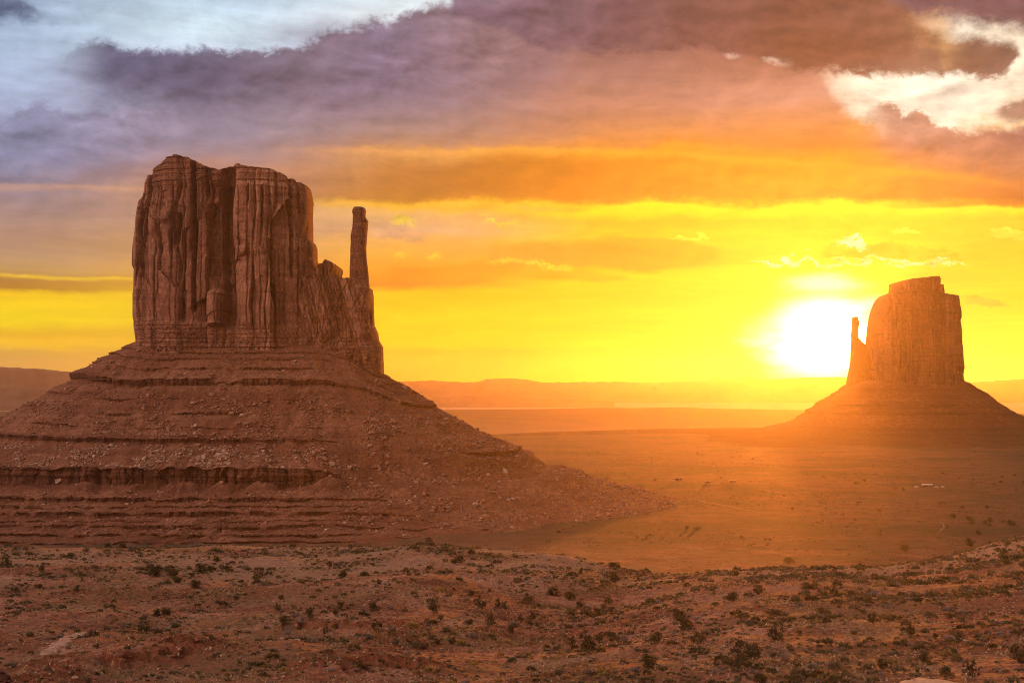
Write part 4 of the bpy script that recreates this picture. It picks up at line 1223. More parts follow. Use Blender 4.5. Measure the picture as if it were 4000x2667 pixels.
    # normalise to one unit wide and high
    allv = np.concatenate([tr[0]] + ([cr[0]] if cr else []))
    w = max(np.percentile(np.abs(allv[:, 0]), 98), np.percentile(np.abs(allv[:, 1]), 98)) * 2; h = np.percentile(allv[:, 2], 99.3)
    f = np.array([1 / w, 1 / w, 1 / h])
    return (tr[0] * f, tr[1]), ((cr[0] * f, cr[1]) if cr else None)
LEAF = {'round': ('juniper', 'olive'), 'open': ('juniper', 'olive'), 'trunk': ('juniper', 'olive'), 'mound': ('olive', 'sage'), 'twig': ('grey', 'grey'), 'snag': ('juniper', 'juniper'), 'log': ('juniper', 'juniper')}
NAME = {'round': 'juniper_bush', 'open': 'juniper_tree', 'trunk': 'juniper_tree', 'mound': 'low_shrub', 'twig': 'twiggy_bush', 'snag': 'dead_tree', 'log': 'fallen_tree'}
CATE = {'round': 'bush', 'open': 'tree', 'trunk': 'tree', 'mound': 'shrub', 'twig': 'bush', 'snag': 'dead tree', 'log': 'fallen tree'}
PROTO = {}
for k in LEAF:
    for i in range(4 if k in ('round', 'open', 'trunk', 'twig') else 3):
        tr, cr = plant(k, 3000 + 17 * i + 101 * len(k))
        tm = mesh_data("trunk", tr[0], tr[1], M['dead' if k in ('snag', 'log') else 'grey' if k == 'twig' else 'bark'])
        cms = [mesh_data("crown", cr[0], cr[1], M[c]) for c in LEAF[k]] if cr else None
        PROTO.setdefault(k, []).append((tm, cms))
def place_plant(kind, X, Y, wpx, hpx, i, tone=0, at=None):
    p = at or hit(X, Y)
    if p is None: return None
    s = p[1] / F
    root = empty(NAME[kind], p)
    tm, cms = PROTO[kind][i % len(PROTO[kind])]
    w, h = wpx * s, hpx * s * 1.03
    t = obj_from("trunk" if kind not in ('twig', 'log', 'snag') else "stem", tm, root)
    kids = [t]
    if cms:
        kids.append(obj_from("crown", cms[tone % 2], root))
    root.scale = (w, w, h); root.rotation_euler = (0, 0, (i * 1.7) % 6.28)
    return root
crops = {'A': 0, 'B': 650, 'C': 1300, 'D': 1950, 'E': 2600, 'F': 3300}
# crop, x, base y, width, height (in enlarged crops 2.671 x the photograph), kind, tone, own label
K = 2.671
PL = [
 ('A',55,342,112,100,'open',0,"dark dense juniper at the outermost edge among pale scrub under the terraces"),
 ('A',1620,452,145,112,'round',0,"dark domed juniper with an open arch through its middle"),
 ('A',1800,455,115,80,'open',1,None),('A',1842,520,80,60,'round',1,None),('A',600,495,95,60,'log',0,"grey fallen tree with branches in the scrub under the terraces"),
 ('A',800,610,62,68,'round',1,None),('A',1130,158,80,55,'round',1,"olive bush alone on the crest beneath the red terraces"),('A',1282,165,92,62,'round',0,"dark bush beside a bare twiggy one on the crest"),('A',1352,180,74,95,'twig',0,"tall bare twiggy bush beside a dark bush on the crest"),
 ('A',430,395,72,60,'round',1,None),('A',1640,878,72,88,'round',0,None),('A',1722,862,112,82,'round',1,None),('A',1510,890,92,70,'twig',0,None),('A',1600,1030,100,62,'twig',0,None),
 ('A',500,1115,62,50,'twig',0,None),('A',615,1250,50,80,'twig',0,"tall grey twiggy bush at the near end of the silt wash"),('A',715,1210,92,72,'twig',0,"broad grey twiggy bush on the bank of the silt wash"),('A',140,1402,115,85,'twig',0,"large grey twiggy bush near the dark overhanging rock"),
 ('A',778,1082,24,34,'snag',0,"small black stump standing at the far end of the silt wash"),('A',1005,1205,64,52,'round',1,None),('A',1015,1480,60,30,'round',1,None),('A',918,1560,80,50,'mound',1,None),
 ('B',125,525,80,62,'round',0,None),('B',260,470,85,62,'trunk',0,None),('B',305,577,122,88,'round',0,"dark two-lobed juniper nearest the viewer on the pink sand"),('B',360,422,118,102,'round',0,"large round juniper on pink sand, biggest of those below the tall ledge"),
 ('B',525,305,60,52,'round',1,None),('B',630,407,155,98,'open',1,"wide spiky juniper on pink sand with branches showing"),('B',985,462,145,74,'open',1,"wide olive juniper just behind the dark square one"),('B',940,527,82,82,'round',0,"dark square-shouldered juniper standing on pale sand before an olive one"),
 ('B',1075,450,42,42,'snag',0,None),('B',1195,268,52,58,'snag',0,None),('B',1265,188,42,62,'snag',0,None),('B',1225,472,40,52,'snag',0,None),('B',1160,826,72,88,'trunk',1,None),('B',1495,857,88,78,'round',0,"dark squat juniper beside the grey twiggy thicket"),
 ('B',1195,696,60,52,'round',1,None),('B',1240,942,135,84,'round',1,"broad olive bush at the edge of the grey twiggy thicket"),('B',1340,880,92,62,'twig',0,None),('B',1420,912,92,82,'twig',0,None),('B',1400,960,104,62,'twig',0,None),('B',1272,1062,115,112,'twig',0,"tallest grey twiggy bush of the thicket above the red mound"),
 ('B',1350,1112,104,60,'twig',0,None),('B',1540,1140,104,62,'twig',0,None),('B',820,917,112,52,'twig',0,None),('B',920,895,72,50,'twig',0,None),('B',1765,860,62,62,'round',1,None),('B',1820,812,102,104,'trunk',1,"rounded olive juniper on a short trunk with a small bush in front"),
 ('B',1840,462,84,70,'open',1,None),('B',1750,447,62,42,'twig',0,None),('B',1805,232,62,62,'snag',0,None),('B',1705,345,62,52,'round',1,None),('B',1715,1437,112,42,'twig',0,None),('B',70,455,110,78,'open',1,None),
 ('C',425,815,104,104,'round',1,"rounded olive juniper between two grey twiggy bushes"),('C',320,815,84,62,'twig',0,None),('C',600,802,92,52,'twig',0,None),('C',1055,852,155,168,'trunk',1,"tall round-crowned juniper on a clear single trunk in open sand"),
 ('C',1325,312,108,78,'round',0,"round juniper high on the far sandy slope, larger of a pair"),('C',1260,322,82,52,'round',1,"lower bush touching the round juniper on the far sandy slope"),('C',1530,792,160,124,'open',0,"broad many-stemmed juniper fanning out on the sandy rise"),
 ('C',1720,777,52,92,'round',0,"narrow upright juniper beside a small branching one"),('C',1792,800,88,80,'open',0,"small branching juniper beside a narrow upright one"),('C',1650,947,122,124,'open',0,"dark juniper with a dead top leaning over its crown"),
 ('C',1450,657,72,60,'round',1,None),('C',1635,622,42,42,'round',1,None),('C',1125,912,64,60,'round',1,None),('C',1430,957,74,62,'round',1,None),('C',485,537,58,54,'round',1,None),('C',305,587,62,76,'snag',0,None),('C',100,467,88,72,'round',0,None),
 ('C',830,1107,104,88,'snag',0,"dark bare branching tree in the scrub nearest the spire's foot"),('C',1090,1162,74,62,'round',0,None),('C',1240,1182,78,112,'trunk',0,"spindly juniper on a thin bare stem in dense scrub"),('C',860,1202,104,72,'mound',1,None),('C',950,1207,74,52,'mound',1,None),
 ('C',655,1157,84,52,'mound',1,None),('C',375,1097,92,62,'twig',0,None),('C',285,1102,74,46,'twig',0,None),('C',280,1397,84,54,'mound',0,None),('C',335,1422,98,58,'mound',0,None),('C',235,1447,74,52,'twig',0,None),('C',1855,1047,64,80,'round',1,None),
 ('C',500,217,62,52,'snag',0,None),('C',1042,217,62,46,'snag',0,None),('C',1442,212,62,46,'round',1,None),('C',1000,100,84,50,'round',1,"olive bush on the skyline of the sandy crest"),
 ('D',290,737,145,118,'open',1,"fan-shaped olive juniper with many upright stems"),('D',460,682,38,92,'snag',0,"thin upright dead tree before a dark flat bush"),('D',560,652,135,82,'round',0,"dark flat-topped juniper behind a thin dead tree"),('D',735,702,114,88,'round',1,None),
 ('D',845,777,94,68,'round',0,None),('D',225,937,78,88,'trunk',0,None),('D',345,892,104,82,'open',0,None),('D',305,947,84,56,'mound',0,None),('D',660,867,62,92,'snag',0,"leaning dead trunk alone on the grassy slope"),('D',1130,742,118,86,'open',0,None),
 ('D',1160,822,104,52,'round',1,None),('D',1092,792,62,52,'round',1,None),('D',1035,867,74,52,'round',1,None),('D',1200,522,145,108,'round',1,"large hazy juniper furthest out on the glowing slope"),('D',850,427,46,62,'round',0,None),('D',790,407,72,62,'snag',0,None),
 ('D',675,447,62,72,'snag',0,None),('D',1190,360,145,52,'mound',0,None),('D',825,312,52,52,'snag',0,None),('D',1580,747,115,72,'round',1,None),('D',1290,762,54,52,'twig',0,None),('D',600,1212,145,94,'snag',0,"sprawling bare dark tree, widest of the dead ones"),
 ('D',755,1177,114,104,'open',0,"half-bare juniper just behind the sprawling dead tree"),('D',930,1242,155,158,'round',0,"tall dark cone-shaped juniper before the half-bare ones"),('D',1040,1142,94,104,'round',0,None),('D',1170,1102,134,78,'open',0,None),('D',860,1102,62,54,'open',0,None),
 ('D',1310,1142,134,92,'twig',0,"reddish twiggy bush between the dark junipers on the slope"),('D',1635,1157,134,128,'round',0,"dense round juniper on bare sand of the near slope"),('D',1565,1417,154,144,'round',0,"big dark ball-shaped juniper nearest the bottom of the slope"),('D',1395,1087,28,52,'snag',0,None),('D',125,1012,74,52,'round',1,None),('D',1520,1252,74,48,'mound',1,None),
 ('E',135,912,138,112,'round',0,"dark juniper, rear one of a touching pair"),('E',205,1022,164,148,'round',0,"dark juniper, front one of a touching pair"),('E',345,1167,174,134,'open',1,"bushy juniper with a fallen branch at its foot"),('E',695,712,144,94,'round',0,"dark oval juniper on the glowing crest"),
 ('E',970,642,124,98,'round',1,"reddish juniper on the glowing crest behind the dark oval one"),('E',1155,1117,215,162,'open',0,"wide spreading juniper alone on bare sand"),('E',775,1202,124,94,'open',0,"rear juniper of the large three-tree clump"),('E',910,1312,205,152,'round',0,"widest juniper of the large three-tree clump"),
 ('E',770,1420,178,192,'open',0,"tallest, front juniper of the large three-tree clump"),('E',850,1402,114,62,'mound',0,None),('E',660,1392,94,72,'snag',0,None),('E',660,1162,104,82,'snag',0,"bare twiggy tree between the bushy juniper and the three-tree clump"),('E',1240,1332,154,132,'twig',0,"large open twiggy bush near the three-tree clump"),
 ('E',1290,1222,92,62,'open',0,None),('E',1285,317,104,62,'round',1,None),('E',740,452,52,46,'round',0,None),('E',385,492,74,72,'snag',0,"dead tree standing on the glowing crest line"),('E',220,562,74,46,'round',1,None),('E',1500,582,184,60,'mound',0,None),('E',1640,662,144,60,'mound',0,None),
 ('E',1130,852,174,56,'mound',0,None),('E',1650,852,154,70,'mound',0,None),('E',1140,1432,94,72,'log',0,"fallen dead tree below the large open twiggy bush"),('E',990,1580,164,112,'round',0,"dark juniper cut by the bottom edge below the fallen tree"),('E',1320,1590,214,104,'open',0,"wide juniper cut by the bottom edge, middle of three"),
 ('E',1710,1590,184,134,'open',0,"reddish juniper with dead twigs cut by the bottom edge"),('E',1400,1052,84,36,'mound',0,None),('E',1660,1052,64,60,'twig',0,None),('E',520,760,90,40,'mound',0,None),('E',940,960,90,46,'mound',1,None),
 ('F',305,952,122,114,'trunk',0,"round juniper with a skirt of shadow beside a long low shrub"),('F',690,1082,102,114,'round',0,"lone black egg-shaped juniper on the sunlit hillside"),('F',395,1422,114,102,'round',0,"dark juniper standing alone on bare sand before the gravel pullout"),('F',840,1377,184,152,'trunk',1,"pale-leaved spreading juniper uphill of the gravel pullout"),
 ('F',1050,1507,118,118,'round',0,"squat juniper right behind the gravel pullout"),('F',1330,1492,194,172,'open',0,"largest dark juniper behind the gravel pullout beside a pale-topped post"),('F',1830,1352,205,172,'round',0,"broad dark juniper at the hillside's outermost edge"),('F',1195,1092,42,52,'round',0,"tiny dark juniper alone above the pale-leaved one"),
 ('F',800,1217,72,52,'mound',0,None),('F',625,185,94,62,'round',1,None),('F',1310,142,104,82,'round',1,None),('F',1665,222,124,82,'open',1,"reddish bush on the pale sand patch of the far hilltop"),('F',1590,197,74,42,'mound',0,None),('F',1850,362,74,70,'round',1,None),('F',1700,330,104,40,'mound',0,None),
 ('F',460,900,200,46,'mound',0,"long low dark shrub beside the round juniper"),('F',75,652,150,60,'mound',0,None),('F',240,735,96,44,'mound',0,None),('F',760,720,90,50,'mound',0,None),('F',1110,885,150,46,'mound',0,None),('F',90,1062,84,40,'mound',0,None),('F',155,1190,70,40,'mound',0,None),('F',1175,1330,120,60,'mound',1,None),
]
V7 = [(2185,920,130,82,"dark round juniper on the valley floor behind the far hilltop"),(1910,880,72,72,None),(1835,902,72,60,None),(1670,902,72,52,None),(1630,852,92,62,None),(1760,1047,74,72,None),(1420,812,74,52,None),(785,1250,112,66,None),
      (1540,690,60,40,None),(1870,690,52,36,None),(160,372,60,40,None),(255,335,50,36,None),(690,300,44,30,None),(665,445,52,44,None),(770,455,46,44,None),(2045,355,60,30,None),(1690,320,44,30,None),(2065,285,50,26,None),(1960,385,46,30,None),(1285,240,40,24,None),(1255,640,70,40,None),(930,390,36,22,None),(1500,300,40,22,None)]
plants = []
for i, (c, x, y, w, h, kind, tone, lab) in enumerate(PL):
    X, Y = crops[c] + x / K, 2080 + y / K
    r = place_plant(kind, X, min(Y, 2690), w / K, h / K, i, tone)
    if r: plants.append([r, X, Y, w / K, h / K, kind, lab])
for i, (x, y, w, h, lab) in enumerate(V7):
    X, Y = 3300 + x / 3.36, 1780 + y / 3.36
    r = place_plant('round', X, Y, w / 3.36, h / 3.36, i + 3, 1)
    if r: plants.append([r, X, Y, w / 3.36, h / 3.36, 'round', lab or ("+" if Y < 1905 else "++")])
# more small bushes scattered over the valley floor
rg = np.random.default_rng(77)
for i in range(46):
    X, Y = rg.uniform(1900, 4000), rg.uniform(1850, 2120)
    p = hit(X, Y)
    if p is None or p[1] < 620: continue
    r = place_plant('round', X, Y, rg.uniform(1.8, 4.2) * F / p[1], rg.uniform(1.2, 2.4) * F / p[1], i, 1, p)
    plants.append([r, X, Y, 8, 6, 'round', "*"])
SHORT = {}
anchors = [q for q in plants if q[6] and q[6][0] not in "*+"]
WORD = {'round': 'juniper bush', 'open': 'branching juniper', 'trunk': 'single-trunk juniper', 'mound': 'low mounded shrub', 'twig': 'grey twiggy bush', 'snag': 'bare dead tree', 'log': 'fallen dead tree'}
used = {}
for q in anchors:
    q.append(q[6])
for q in plants:
    if len(q) == 8: continue
    r, X, Y, w, h, kind, lab = q
    if lab == "*":
        q.append("tiny dark bush among the haze on the wide valley floor"); continue
    if lab[:1] == "+" if lab else False:
        q.append("dark bush on the valley floor around the white-roofed cabin" if lab == "+" else "dark bush on the valley floor just beyond the far hilltop"); continue
    a = min(anchors, key=lambda t: math.hypot((t[1] - X), (t[2] - Y) * 1.6))
    dx, dy = X - a[1], (Y - a[2])
    if abs(dy) * 1.6 > abs(dx): rel = "behind" if dy < 0 else "in front of"
    else: rel = "on the sun side of" if dx > 0 else "on the shade side of"
    sz = "small" if w * h < 700 else "medium" if w * h < 1500 else "large"
    core = a[6]
    for cut in (" on ", " with ", " in ", " beside ", " behind ", " between ", " near ", " at ", " standing ", " growing ", " before ", " touching ", " alone ", " high ", " cut ", ", ", " below ", " just ", " right ", " uphill ", " of the large ", " just", " alone", " standing", " of the thicket", " furthest ", " nearest ", " fanning ", " leaning "):
        core = core.split(cut)[0]
    q.append(" ".join(f"{sz} {WORD[kind]} {rel} the {core}".split()[:16]))
cnt = {}
for q in plants: cnt[q[7]] = cnt.get(q[7], 0) + 1
GRP = {'round': 'juniper bushes', 'open': 'juniper trees', 'trunk': 'juniper trees', 'mound': 'low mounded shrubs', 'twig': 'grey twiggy bushes', 'snag': 'dead trees', 'log': 'fallen trees'}
seen = {}
for q in plants:
    lab = q[7]
    grp = GRP[q[5]]
    if cnt[lab] > 1:
        if q[6] and q[6][0] in "*+": grp = {"*": "tiny bushes on the valley floor", "+": "bushes around the far cabin", "++": "bushes beyond the far hilltop"}[q[6]]
        else:
            k = seen[lab] = seen.get(lab, 0) + 1
            same = sorted([p for p in plants if p[7] == lab], key=lambda p: p[3] * p[4])
            if len(same) > 4: pass
            elif len(same) == 2: lab = ("smaller " if same[0] is q else "larger ") + " ".join(lab.split()[1:])
            else:
                j = [p is q for p in same].index(True)
                lab = ["smallest ", "middle-sized ", "larger ", "largest "][min(j, 3)] + " ".join(lab.split()[1:])
    tag(q[0], lab, CATE[q[5]], grp)

# --- sagebrush and grass clumps
def clump(seed, spiky):
    rg = np.random.default_rng(seed)
    n = 70
    th, ph = rg.uniform(0, 6.28, n), rg.uniform(0, 1, n)
    rr = .5 * np.sqrt(rg.uniform(.1, 1, n)); zz = np.sqrt(np.clip(1 - (rr / .55) ** 2, .05, 1)) * .62 * rg.uniform(.35, 1.05, n)
    p = np.stack([np.cos(th) * rr, np.sin(th) * rr, zz], -1)
    d = p - np.array([0, 0, -.15]); d /= np.linalg.norm(d, axis=1)[:, None]
    u = np.cross(d, rg.normal(size=(n, 3))); u /= np.linalg.norm(u, axis=1)[:, None]
    s = rg.uniform(.09, .2, (n, 1)); L = s * (2.2 if spiky else 1.1)
    v = np.stack([p - u * s * (.5 if spiky else 1) - d * L * .4, p + u * s * (.5 if spiky else 1) - d * L * .4, p + d * L * .6], 1).reshape(-1, 3)
    v[:, 2] = np.maximum(v[:, 2], -.06)
    return v, np.arange(len(v)).reshape(-1, 3)
CL = [clump(400 + i, i % 3 == 0) for i in range(8)]
def scatter(n, dmin, dmax, seed):
    rg = np.random.default_rng(seed)
    a = np.radians(rg.uniform(-26.0, 29.0, n)); d = np.sqrt(rg.uniform(dmin ** 2, dmax ** 2, n))
    x, y = np.tan(a) * d, d
    return rg, x, y
rg, sx, sy = scatter(97000, 170, 560, 5)
Xs = 2000 + F * sx / sy
dens = .26 + 1.3 * fbm(sx / 34, sy / 26, 611, 4) + .35 * fbm(sx / 7, sy / 6, 612, 2)
dens += .06 * np.exp(-((sy - 440) / 30) ** 2) + .15 * sst(Xs, 2400, 3200) - .12 * sst(sy, 300, 340) * (1 - sst(sy, 360, 400))
_oc = outcrop(sx, sy)[1]
keep = rg.uniform(0, 1, len(sx)) < np.clip(dens, .03, .9) * (1 - .8 * sst(_oc, .2, .6))
sx, sy, Xs = sx[keep], sy[keep], Xs[keep]
sz = ground_height(sx, sy)
base_r = np.exp(rg.normal(math.log(.44), .58, len(sx)))
base_r *= 1 + .35 * sst(Xs, 2600, 3300) * sst(sy, 260, 330)
base_r = np.clip(base_r, .25, 2.0)
tone = np.where(rg.uniform(0, 1, len(sx)) < .62, 0, np.where(rg.uniform(0, 1, len(sx)) < .65, 1, np.where(rg.uniform(0, 1, len(sx)) < .6, 2, 3)))
gold_w = (sy < 290) & (Xs > 900) & (Xs < 2400) & (rg.uniform(0, 1, len(sx)) < .28)
tone = np.where(gold_w, 3, tone)
tone_mats = [M['sage'], M['olive'], M['grey'], M['gold']]
tone_word = ["grey-green sagebrush", "dark olive", "pale grey", "golden dry"]
show = base_r / sy
vis = (np.abs(Xs - 2000) < 1990) & ((1511 - F * sz / sy) < 2660)
order = np.argsort(np.where(vis, -show, 1))
top = set(order[:300].tolist())
cl_me = [[mesh_data("shrub", v, f, m) for v, f in CL] for m in tone_mats]
rest = [[], [], [], []]
for i in range(len(sx)):
    k = int(rg.integers(8)); a = rg.uniform(0, 6.28)
    s = (base_r[i] * rg.uniform(1.0, 1.5), base_r[i] * rg.uniform(1.0, 1.3), base_r[i] * rg.uniform(.8, 1.25))
    p = np.array([sx[i], sy[i], sz[i] - .03])
    if i in top:
        o = obj_from("shrub", cl_me[tone[i]][k]); o.location = p; o.scale = s; o.rotation_euler = (0, 0, a)
        w = ("on the outer hillside beyond the gravel pullout" if Xs[i] > 3760 else "on bare sand beside the gravel pullout" if Xs[i] > 3380 else "on the slope between the pullout and the three-tree clump" if Xs[i] > 3020 else "around the large three-tree juniper clump" if Xs[i] > 2700 else
             "near the big ball-shaped juniper" if Xs[i] > 2350 else "on the rough red ground below the lone trunked juniper" if Xs[i] > 1400 else "on the red rock mounds beside the silt wash" if Xs[i] > 600 else "around the silt wash and the dark overhang")
        bw = "broad " if base_r[i] > 1.25 else ""
        tag(o, f"{bw}{tone_word[tone[i]]} clump {w}", "shrub", f"{tone_word[tone[i]]} clumps {w}")
    else:
        rest[tone[i]].append((k, p, s, a))
for t in range(4):
    merged("shrubbery", rest[t], CL, tone_mats[t])
# scrub of the valley floor, far too many to count
SC = [(v[:66], f[:22]) for v, f in (clump(470 + i, False) for i in range(4))]
rg = np.random.default_rng(19)
a = np.radians(rg.uniform(-8, 26, 18000)); dd = np.sqrt(rg.uniform(620 ** 2, 2300 ** 2, 18000))
vx, vy = np.tan(a) * dd, dd
kp = rg.uniform(0, 1, len(vx)) < np.clip(.42 + 1.5 * fbm(vx / 120, vy / 160, 641, 4), .04, 1)
vx, vy = vx[kp], vy[kp]; vz = ground_height(vx, vy)
its = []
for i in range(len(vx)):
    s = float(np.clip(np.exp(rg.normal(.05, .4)), .5, 3.2))
    its.append((int(rg.integers(4)), np.array([vx[i], vy[i], vz[i] - .05]), (s * 1.5, s * 1.5, s * .9), rg.uniform(0, 6.28)))
merged("shrubbery", its, SC, M['olive'])
# short grass, far too many to count
rg, gx, gy = scatter(125000, 170, 540, 9)
den = .25 + .8 * fbm(gx / 30, gy / 22, 621, 4) + .3 * np.exp(-((gy - 430) / 40) ** 2)
kp = rg.uniform(0, 1, len(gx)) < np.clip(den, .02, .8)
gx, gy = gx[kp], gy[kp]; gz = ground_height(gx, gy)
n = len(gx); h = rg.uniform(.18, .46, n); wd = rg.uniform(.08, .28, n); th = rg.uniform(0, 3.14, n)
ux, uy = np.cos(th) * wd, np.sin(th) * wd
lx, ly = rg.normal(size=n) * .08, rg.normal(size=n) * .08
V = np.stack([np.stack([gx - ux, gy - uy, gz - .02], -1), np.stack([gx + ux, gy + uy, gz - .02], -1), np.stack([gx + lx, gy + ly, gz + h], -1)], 1).reshape(-1, 3)
V2 = np.stack([np.stack([gx + uy, gy - ux, gz - .02], -1), np.stack([gx - uy, gy + ux, gz - .02], -1), np.stack([gx + lx * 2, gy - ly, gz + h * .8], -1)], 1).reshape(-1, 3)
tag(mesh_from("grass", np.concatenate([V, V2]), np.arange(6 * n).reshape(-1, 3), M['straw']), kind='stuff')
# stones on the near ground
rg, gx, gy = scatter(13700, 170, 460, 13)
den = outcrop(gx, gy)[1] + .35 * sst(fbm(gx / 25, gy / 20, 631, 3), .1, .4)
kp = rg.uniform(0, 1, len(gx)) < den
gx, gy = gx[kp], gy[kp]; gz = ground_height(gx, gy)
its = [[], []]
for i in range(len(gx)):
    s = float(np.clip(np.exp(rg.normal(-.85, .5)), .18, 1.6))
    its[int(rg.random() < .3)].append((int(rg.integers(12)), np.array([gx[i], gy[i], gz[i] + .05]), (s * 1.3, s, s * .7), rg.uniform(0, 6.28)))
merged("rubble", its[0], ROCKS, M['rock']); merged("rubble", its[1], ROCKS, M['pale_rock'])

# ------------------------------------------------------------------ path, pullout, posts, homestead
def path_strip(pts, mat):
    """ribbon laid on the ground: pixel centre line with widths in pixels"""
    C = [(hit(X, Y), w) for X, Y, w in pts]
    P = np.array([c[0] for c in C]); Wd = np.array([c[1] * c[0][1] / F for c in C])
    s = np.linspace(0, len(P) - 1, 120); ii = np.arange(len(P))
    cx, cy, w = np.interp(s, ii, P[:, 0]), np.interp(s, ii, P[:, 1]), np.interp(s, ii, Wd)
    w = w * sst(s, 0, .8) * (1 - sst(s, len(P) - 1.8, len(P) - 1))
    lo = -.5 + .35 * vnoise(s * 1.9, s * 0 + .3, 3) + .22 * vnoise(s * 6.1, s * 0 + .6, 4)
    hi = .5 + .35 * vnoise(s * 2.1, s * 0 + .7, 5) + .22 * vnoise(s * 5.7, s * 0 + .2, 6)
    rows = []
    for f in np.linspace(0, 1, 9):
        x = cx + lerp(lo, hi, f) * w; y = cy
        rows.append(np.stack([x, y, ground_height(x, y) + .06 - .10 * abs(2 * f - 1) ** 4], -1))
    V = np.stack(rows, 1)
    o = mesh_from("path", V.reshape(-1, 3), grid_faces(120, 9), mat, None, True)
    tag(o, kind='structure')
path_strip([(150,2560,8),(185,2546,60),(215,2528,74),(238,2512,66),(252,2498,58),(272,2486,66),(305,2476,70),(335,2470,60),(372,2463,30),(392,2460,8)], M['wash'])
path_strip([(2600,1934,5),(2650,1942,5),(2712,1946,6),(2760,1962,6),(2830,1972,6),(2905,1990,7),(2990,2004,7)], M['track'])
path_strip([(2950,1908,4),(2985,1911,5),(3010,1919,5),(3050,1922,4)], M['track'])
path_strip([(3664,2034,5),(3684,2044,5),(3688,2058,6),(3676,2070,6),(3660,2084,5)], M['track'])
path_strip([(3470,2012,5),(3530,2022,5),(3610,2028,5),(3700,2031,6),(3790,2036,6)], M['track'])
def pullout():
    cX, d = 3688, 174.0
    cx = wx(cX, d, 2640); zt = -37.62
    th = np.linspace(0, 2 * np.pi, 120, endpoint=False)
    rr = 1 + .06 * np.array([vnoise(np.array([math.cos(t) * 2.2]), np.array([math.sin(t) * 2.2]), 8)[0] for t in th]) * 3
    rows = []
    for k, (f, dz) in enumerate(((1.34, -1.6), (1.16, -.75), (1.07, -.22), (1.02, -.02), (.96, .03), (.8, 0), (.5, .02), (.2, .04), (.02, .04))):
        x = cx + 5.0 * f * rr * np.cos(th); y = d + 9.2 * f * rr * np.sin(th)
        rows.append(np.stack([x, y, zt + dz + .06 * fbm(x / 1.3, y / 1.3, 15, 3)], -1))
    V = np.stack(rows, 0)
    o = mesh_from("gravel_pad", V.reshape(-1, 3), grid_faces(9, 120, True), M['gravel'], None, True)
    tag(o, kind='structure')
    return zt
PADZ = pullout()
def post(X, Y, hpx, cap, lab):
    d = 182.0
    u = ray(X, Y)[0] * d
    root = empty("wooden_post", (u, d, PADZ - .55))
    h = hpx * d / F + .5
    v, f = tube([(0, 0, -.3), (.01, 0, h * .5), (.0, .01, h)], [.07, .065, .06], 7)
    mesh_from("shaft", v, f, M['dead'], root)
    if cap:
        v, f = tube([(0, 0, h - .01), (0, 0, h + .06), (0, 0, h + .14), (0, 0, h + .16)], [.07, .1, .09, .02], 9)
        mesh_from("cap", v, f, M['white'], root)
    tag(root, lab, "post", "posts along the gravel pullout")
post(3540, 2630, 24, 0, "tall thin grey post at the gravel pullout's sunlit corner")
post(3570, 2634, 18, 0, "short grey post beside the taller one at the pullout")
post(3775, 2650, 26, 1, "post with a pale cap in front of the largest dark juniper")

def box(cx, cy, cz, sx, sy, sz):
    v = np.array([(x, y, z) for z in (-.5, .5) for y in (-.5, .5) for x in (-.5, .5)]) * np.array([sx, sy, sz]) + np.array([cx, cy, cz])
    return v, np.array([(0, 2, 3, 1), (4, 5, 7, 6), (0, 1, 5, 4), (2, 6, 7, 3), (0, 4, 6, 2), (1, 3, 7, 5)])
def cabin(X, Y, w, h, dp, lab, rot=0.0):
    p = hit(X, Y)
    root = empty("cabin", p); root.rotation_euler = (0, 0, rot)
    mesh_from("wall", *box(0, 0, h * .42, w, dp, h * .84 + .6), M['brown'], root)
    ov = .3
    v = np.array([(-w/2-ov, -dp/2-ov, h*.72), (w/2+ov, -dp/2-ov, h*.72), (w/2+ov, 0, h*1.02), (-w/2-ov, 0, h*1.02), (-w/2-ov, dp/2+ov, h*.72), (w/2+ov, dp/2+ov, h*.72),
                  (-w/2-ov, -dp/2-ov, h*.78), (w/2+ov, -dp/2-ov, h*.78), (w/2+ov, 0, h*1.1), (-w/2-ov, 0, h*1.1), (-w/2-ov, dp/2+ov, h*.78), (w/2+ov, dp/2+ov, h*.78)])
    f = np.array([(0,3,2,1),(3,4,5,2),(6,7,8,9),(9,8,11,10),(0,1,7,6),(4,10,11,5),(0,6,9,3),(3,9,10,4),(1,2,8,7),(2,5,11,8)])
    mesh_from("roof", v, f, M['white'] if w > 9 else M['gravel'], root)
    mesh_from("door", *box(w * .12, -dp / 2 - .03, h * .32, .95, .08, h * .64), M['dead'], root)
    for k in (-.32, -.1, .34):
        mesh_from("window", *box(w * k, -dp / 2 - .03, h * .45, w * .09, .08, h * .22), M['glass'], root)
    tag(root, lab, "cabin", "low buildings on the valley floor")
cabin(3622, 1901, 10.6, 2.9, 4.2, "long low brown cabin with a white roof, alone under the far butte", .03)
cabin(2862, 1884, 7.0, 2.6, 4.0, "tiny glinting shed nearest the sun in the far homestead", .1)
cabin(2765, 1886, 5.0, 2.4, 3.6, "tiny glinting shed in the middle of the far homestead", -.1)
cabin(2650, 1874, 7.5, 2.2, 3.6, "tiny glinting shed furthest from the sun in the far homestead", .05)
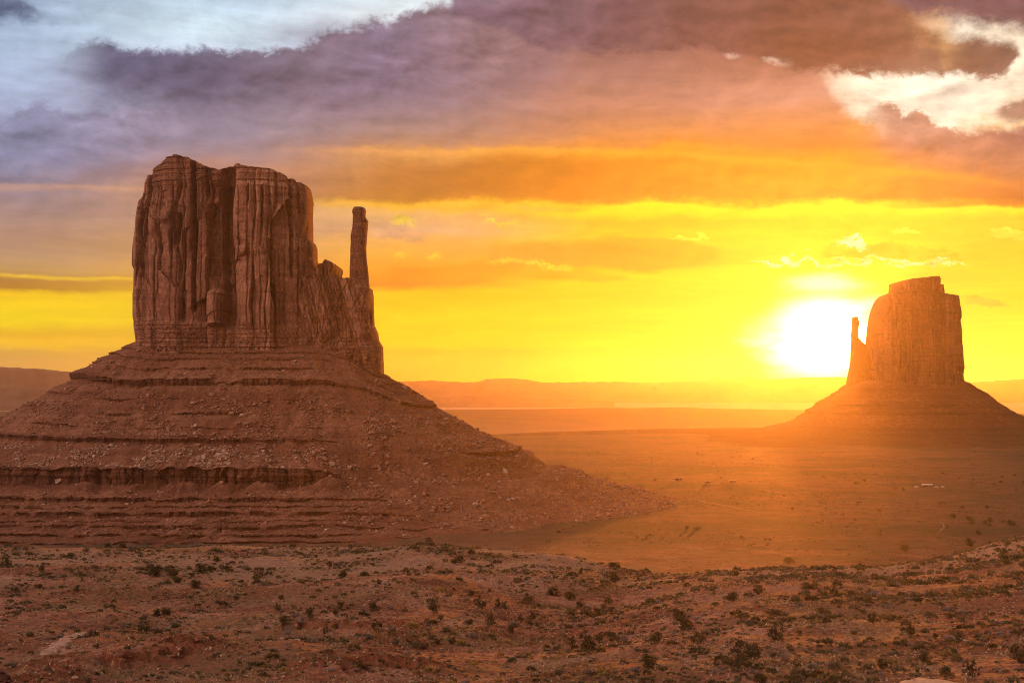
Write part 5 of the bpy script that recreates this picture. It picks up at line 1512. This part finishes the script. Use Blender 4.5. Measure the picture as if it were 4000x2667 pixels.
def car(X, Y, rot, lab):
    p = hit(X, Y)
    root = empty("parked_car", p); root.rotation_euler = (0, 0, rot)
    side = np.array([(-2.2,.35),(2.2,.35),(2.25,.75),(1.4,.9),(.7,1.45),(-1.3,1.5),(-2.1,.95),(-2.25,.7)])
    k = len(side)
    v = np.concatenate([np.stack([side[:, 0], np.full(k, s * .88), side[:, 1]], -1) for s in (-1, 1)])
    bm = bmesh.new(); bv = [bm.verts.new(q) for q in v]
    bm.faces.new(bv[:k]); bm.faces.new(bv[k:][::-1])
    for i in range(k): bm.faces.new([bv[i], bv[k + i], bv[k + (i + 1) % k], bv[(i + 1) % k]])
    bmesh.ops.recalc_face_normals(bm, faces=bm.faces)
    bmesh.ops.bevel(bm, geom=bm.edges[:], offset=.06, segments=1, affect='EDGES')
    me = bpy.data.meshes.new("body"); bm.to_mesh(me); bm.free(); me.materials.append(M['silver'])
    obj_from("body", me, root)
    for s in (-1, 1):
        mesh_from("side_window", *box(-.3, s * .89, 1.17, 1.7, .04, .34), M['glass'], root)
        for wxp in (-1.35, 1.4):
            vv, ff = tube([(wxp, s * .7, .33), (wxp, s * .72, .33), (wxp, s * .9, .33), (wxp, s * .91, .33)], [.05, .33, .33, .05], 14)
            mesh_from("wheel", vv, ff, M['tyre'], root)
    tag(root, lab, "car", "cars parked around the low cabin")
car(3581, 1903, .2, "pale parked car glinting on the sunward-facing end of the white-roofed cabin")
car(3658, 1904, -.3, "pale parked car close beside the white-roofed cabin's far end")
car(3684, 1903, .5, "pale parked car standing furthest from the white-roofed cabin")
# ------------------------------------------------------------------ haze
def build_haze():
    x0, x1, y0, y1, za, zb = -14000, 14000, -14000, 14000, -140.0, 250.0
    v = [(x, y, z) for z in (za, zb) for y in (y0, y1) for x in (x0, x1)]
    f = [(0, 2, 3, 1), (4, 5, 7, 6), (0, 1, 5, 4), (2, 6, 7, 3), (0, 4, 6, 2), (1, 3, 7, 5)]
    mt = bpy.data.materials.new("haze")
    mt.use_nodes = True
    t = mt.node_tree
    t.nodes.clear()
    out = t.nodes.new('ShaderNodeOutputMaterial')
    pv = t.nodes.new('ShaderNodeVolumePrincipled')
    pv.inputs['Color'].default_value = (1.0, .87, .70, 1)
    pv.inputs['Density'].default_value = 2.2e-5
    pv.inputs['Anisotropy'].default_value = .83
    pv.inputs['Density Attribute'].default_value = ""
    t.links.new(pv.outputs[0], out.inputs['Volume'])
    o = mesh_from("haze", v, np.array(f), mt)
    tag(o, kind='stuff')
build_haze()
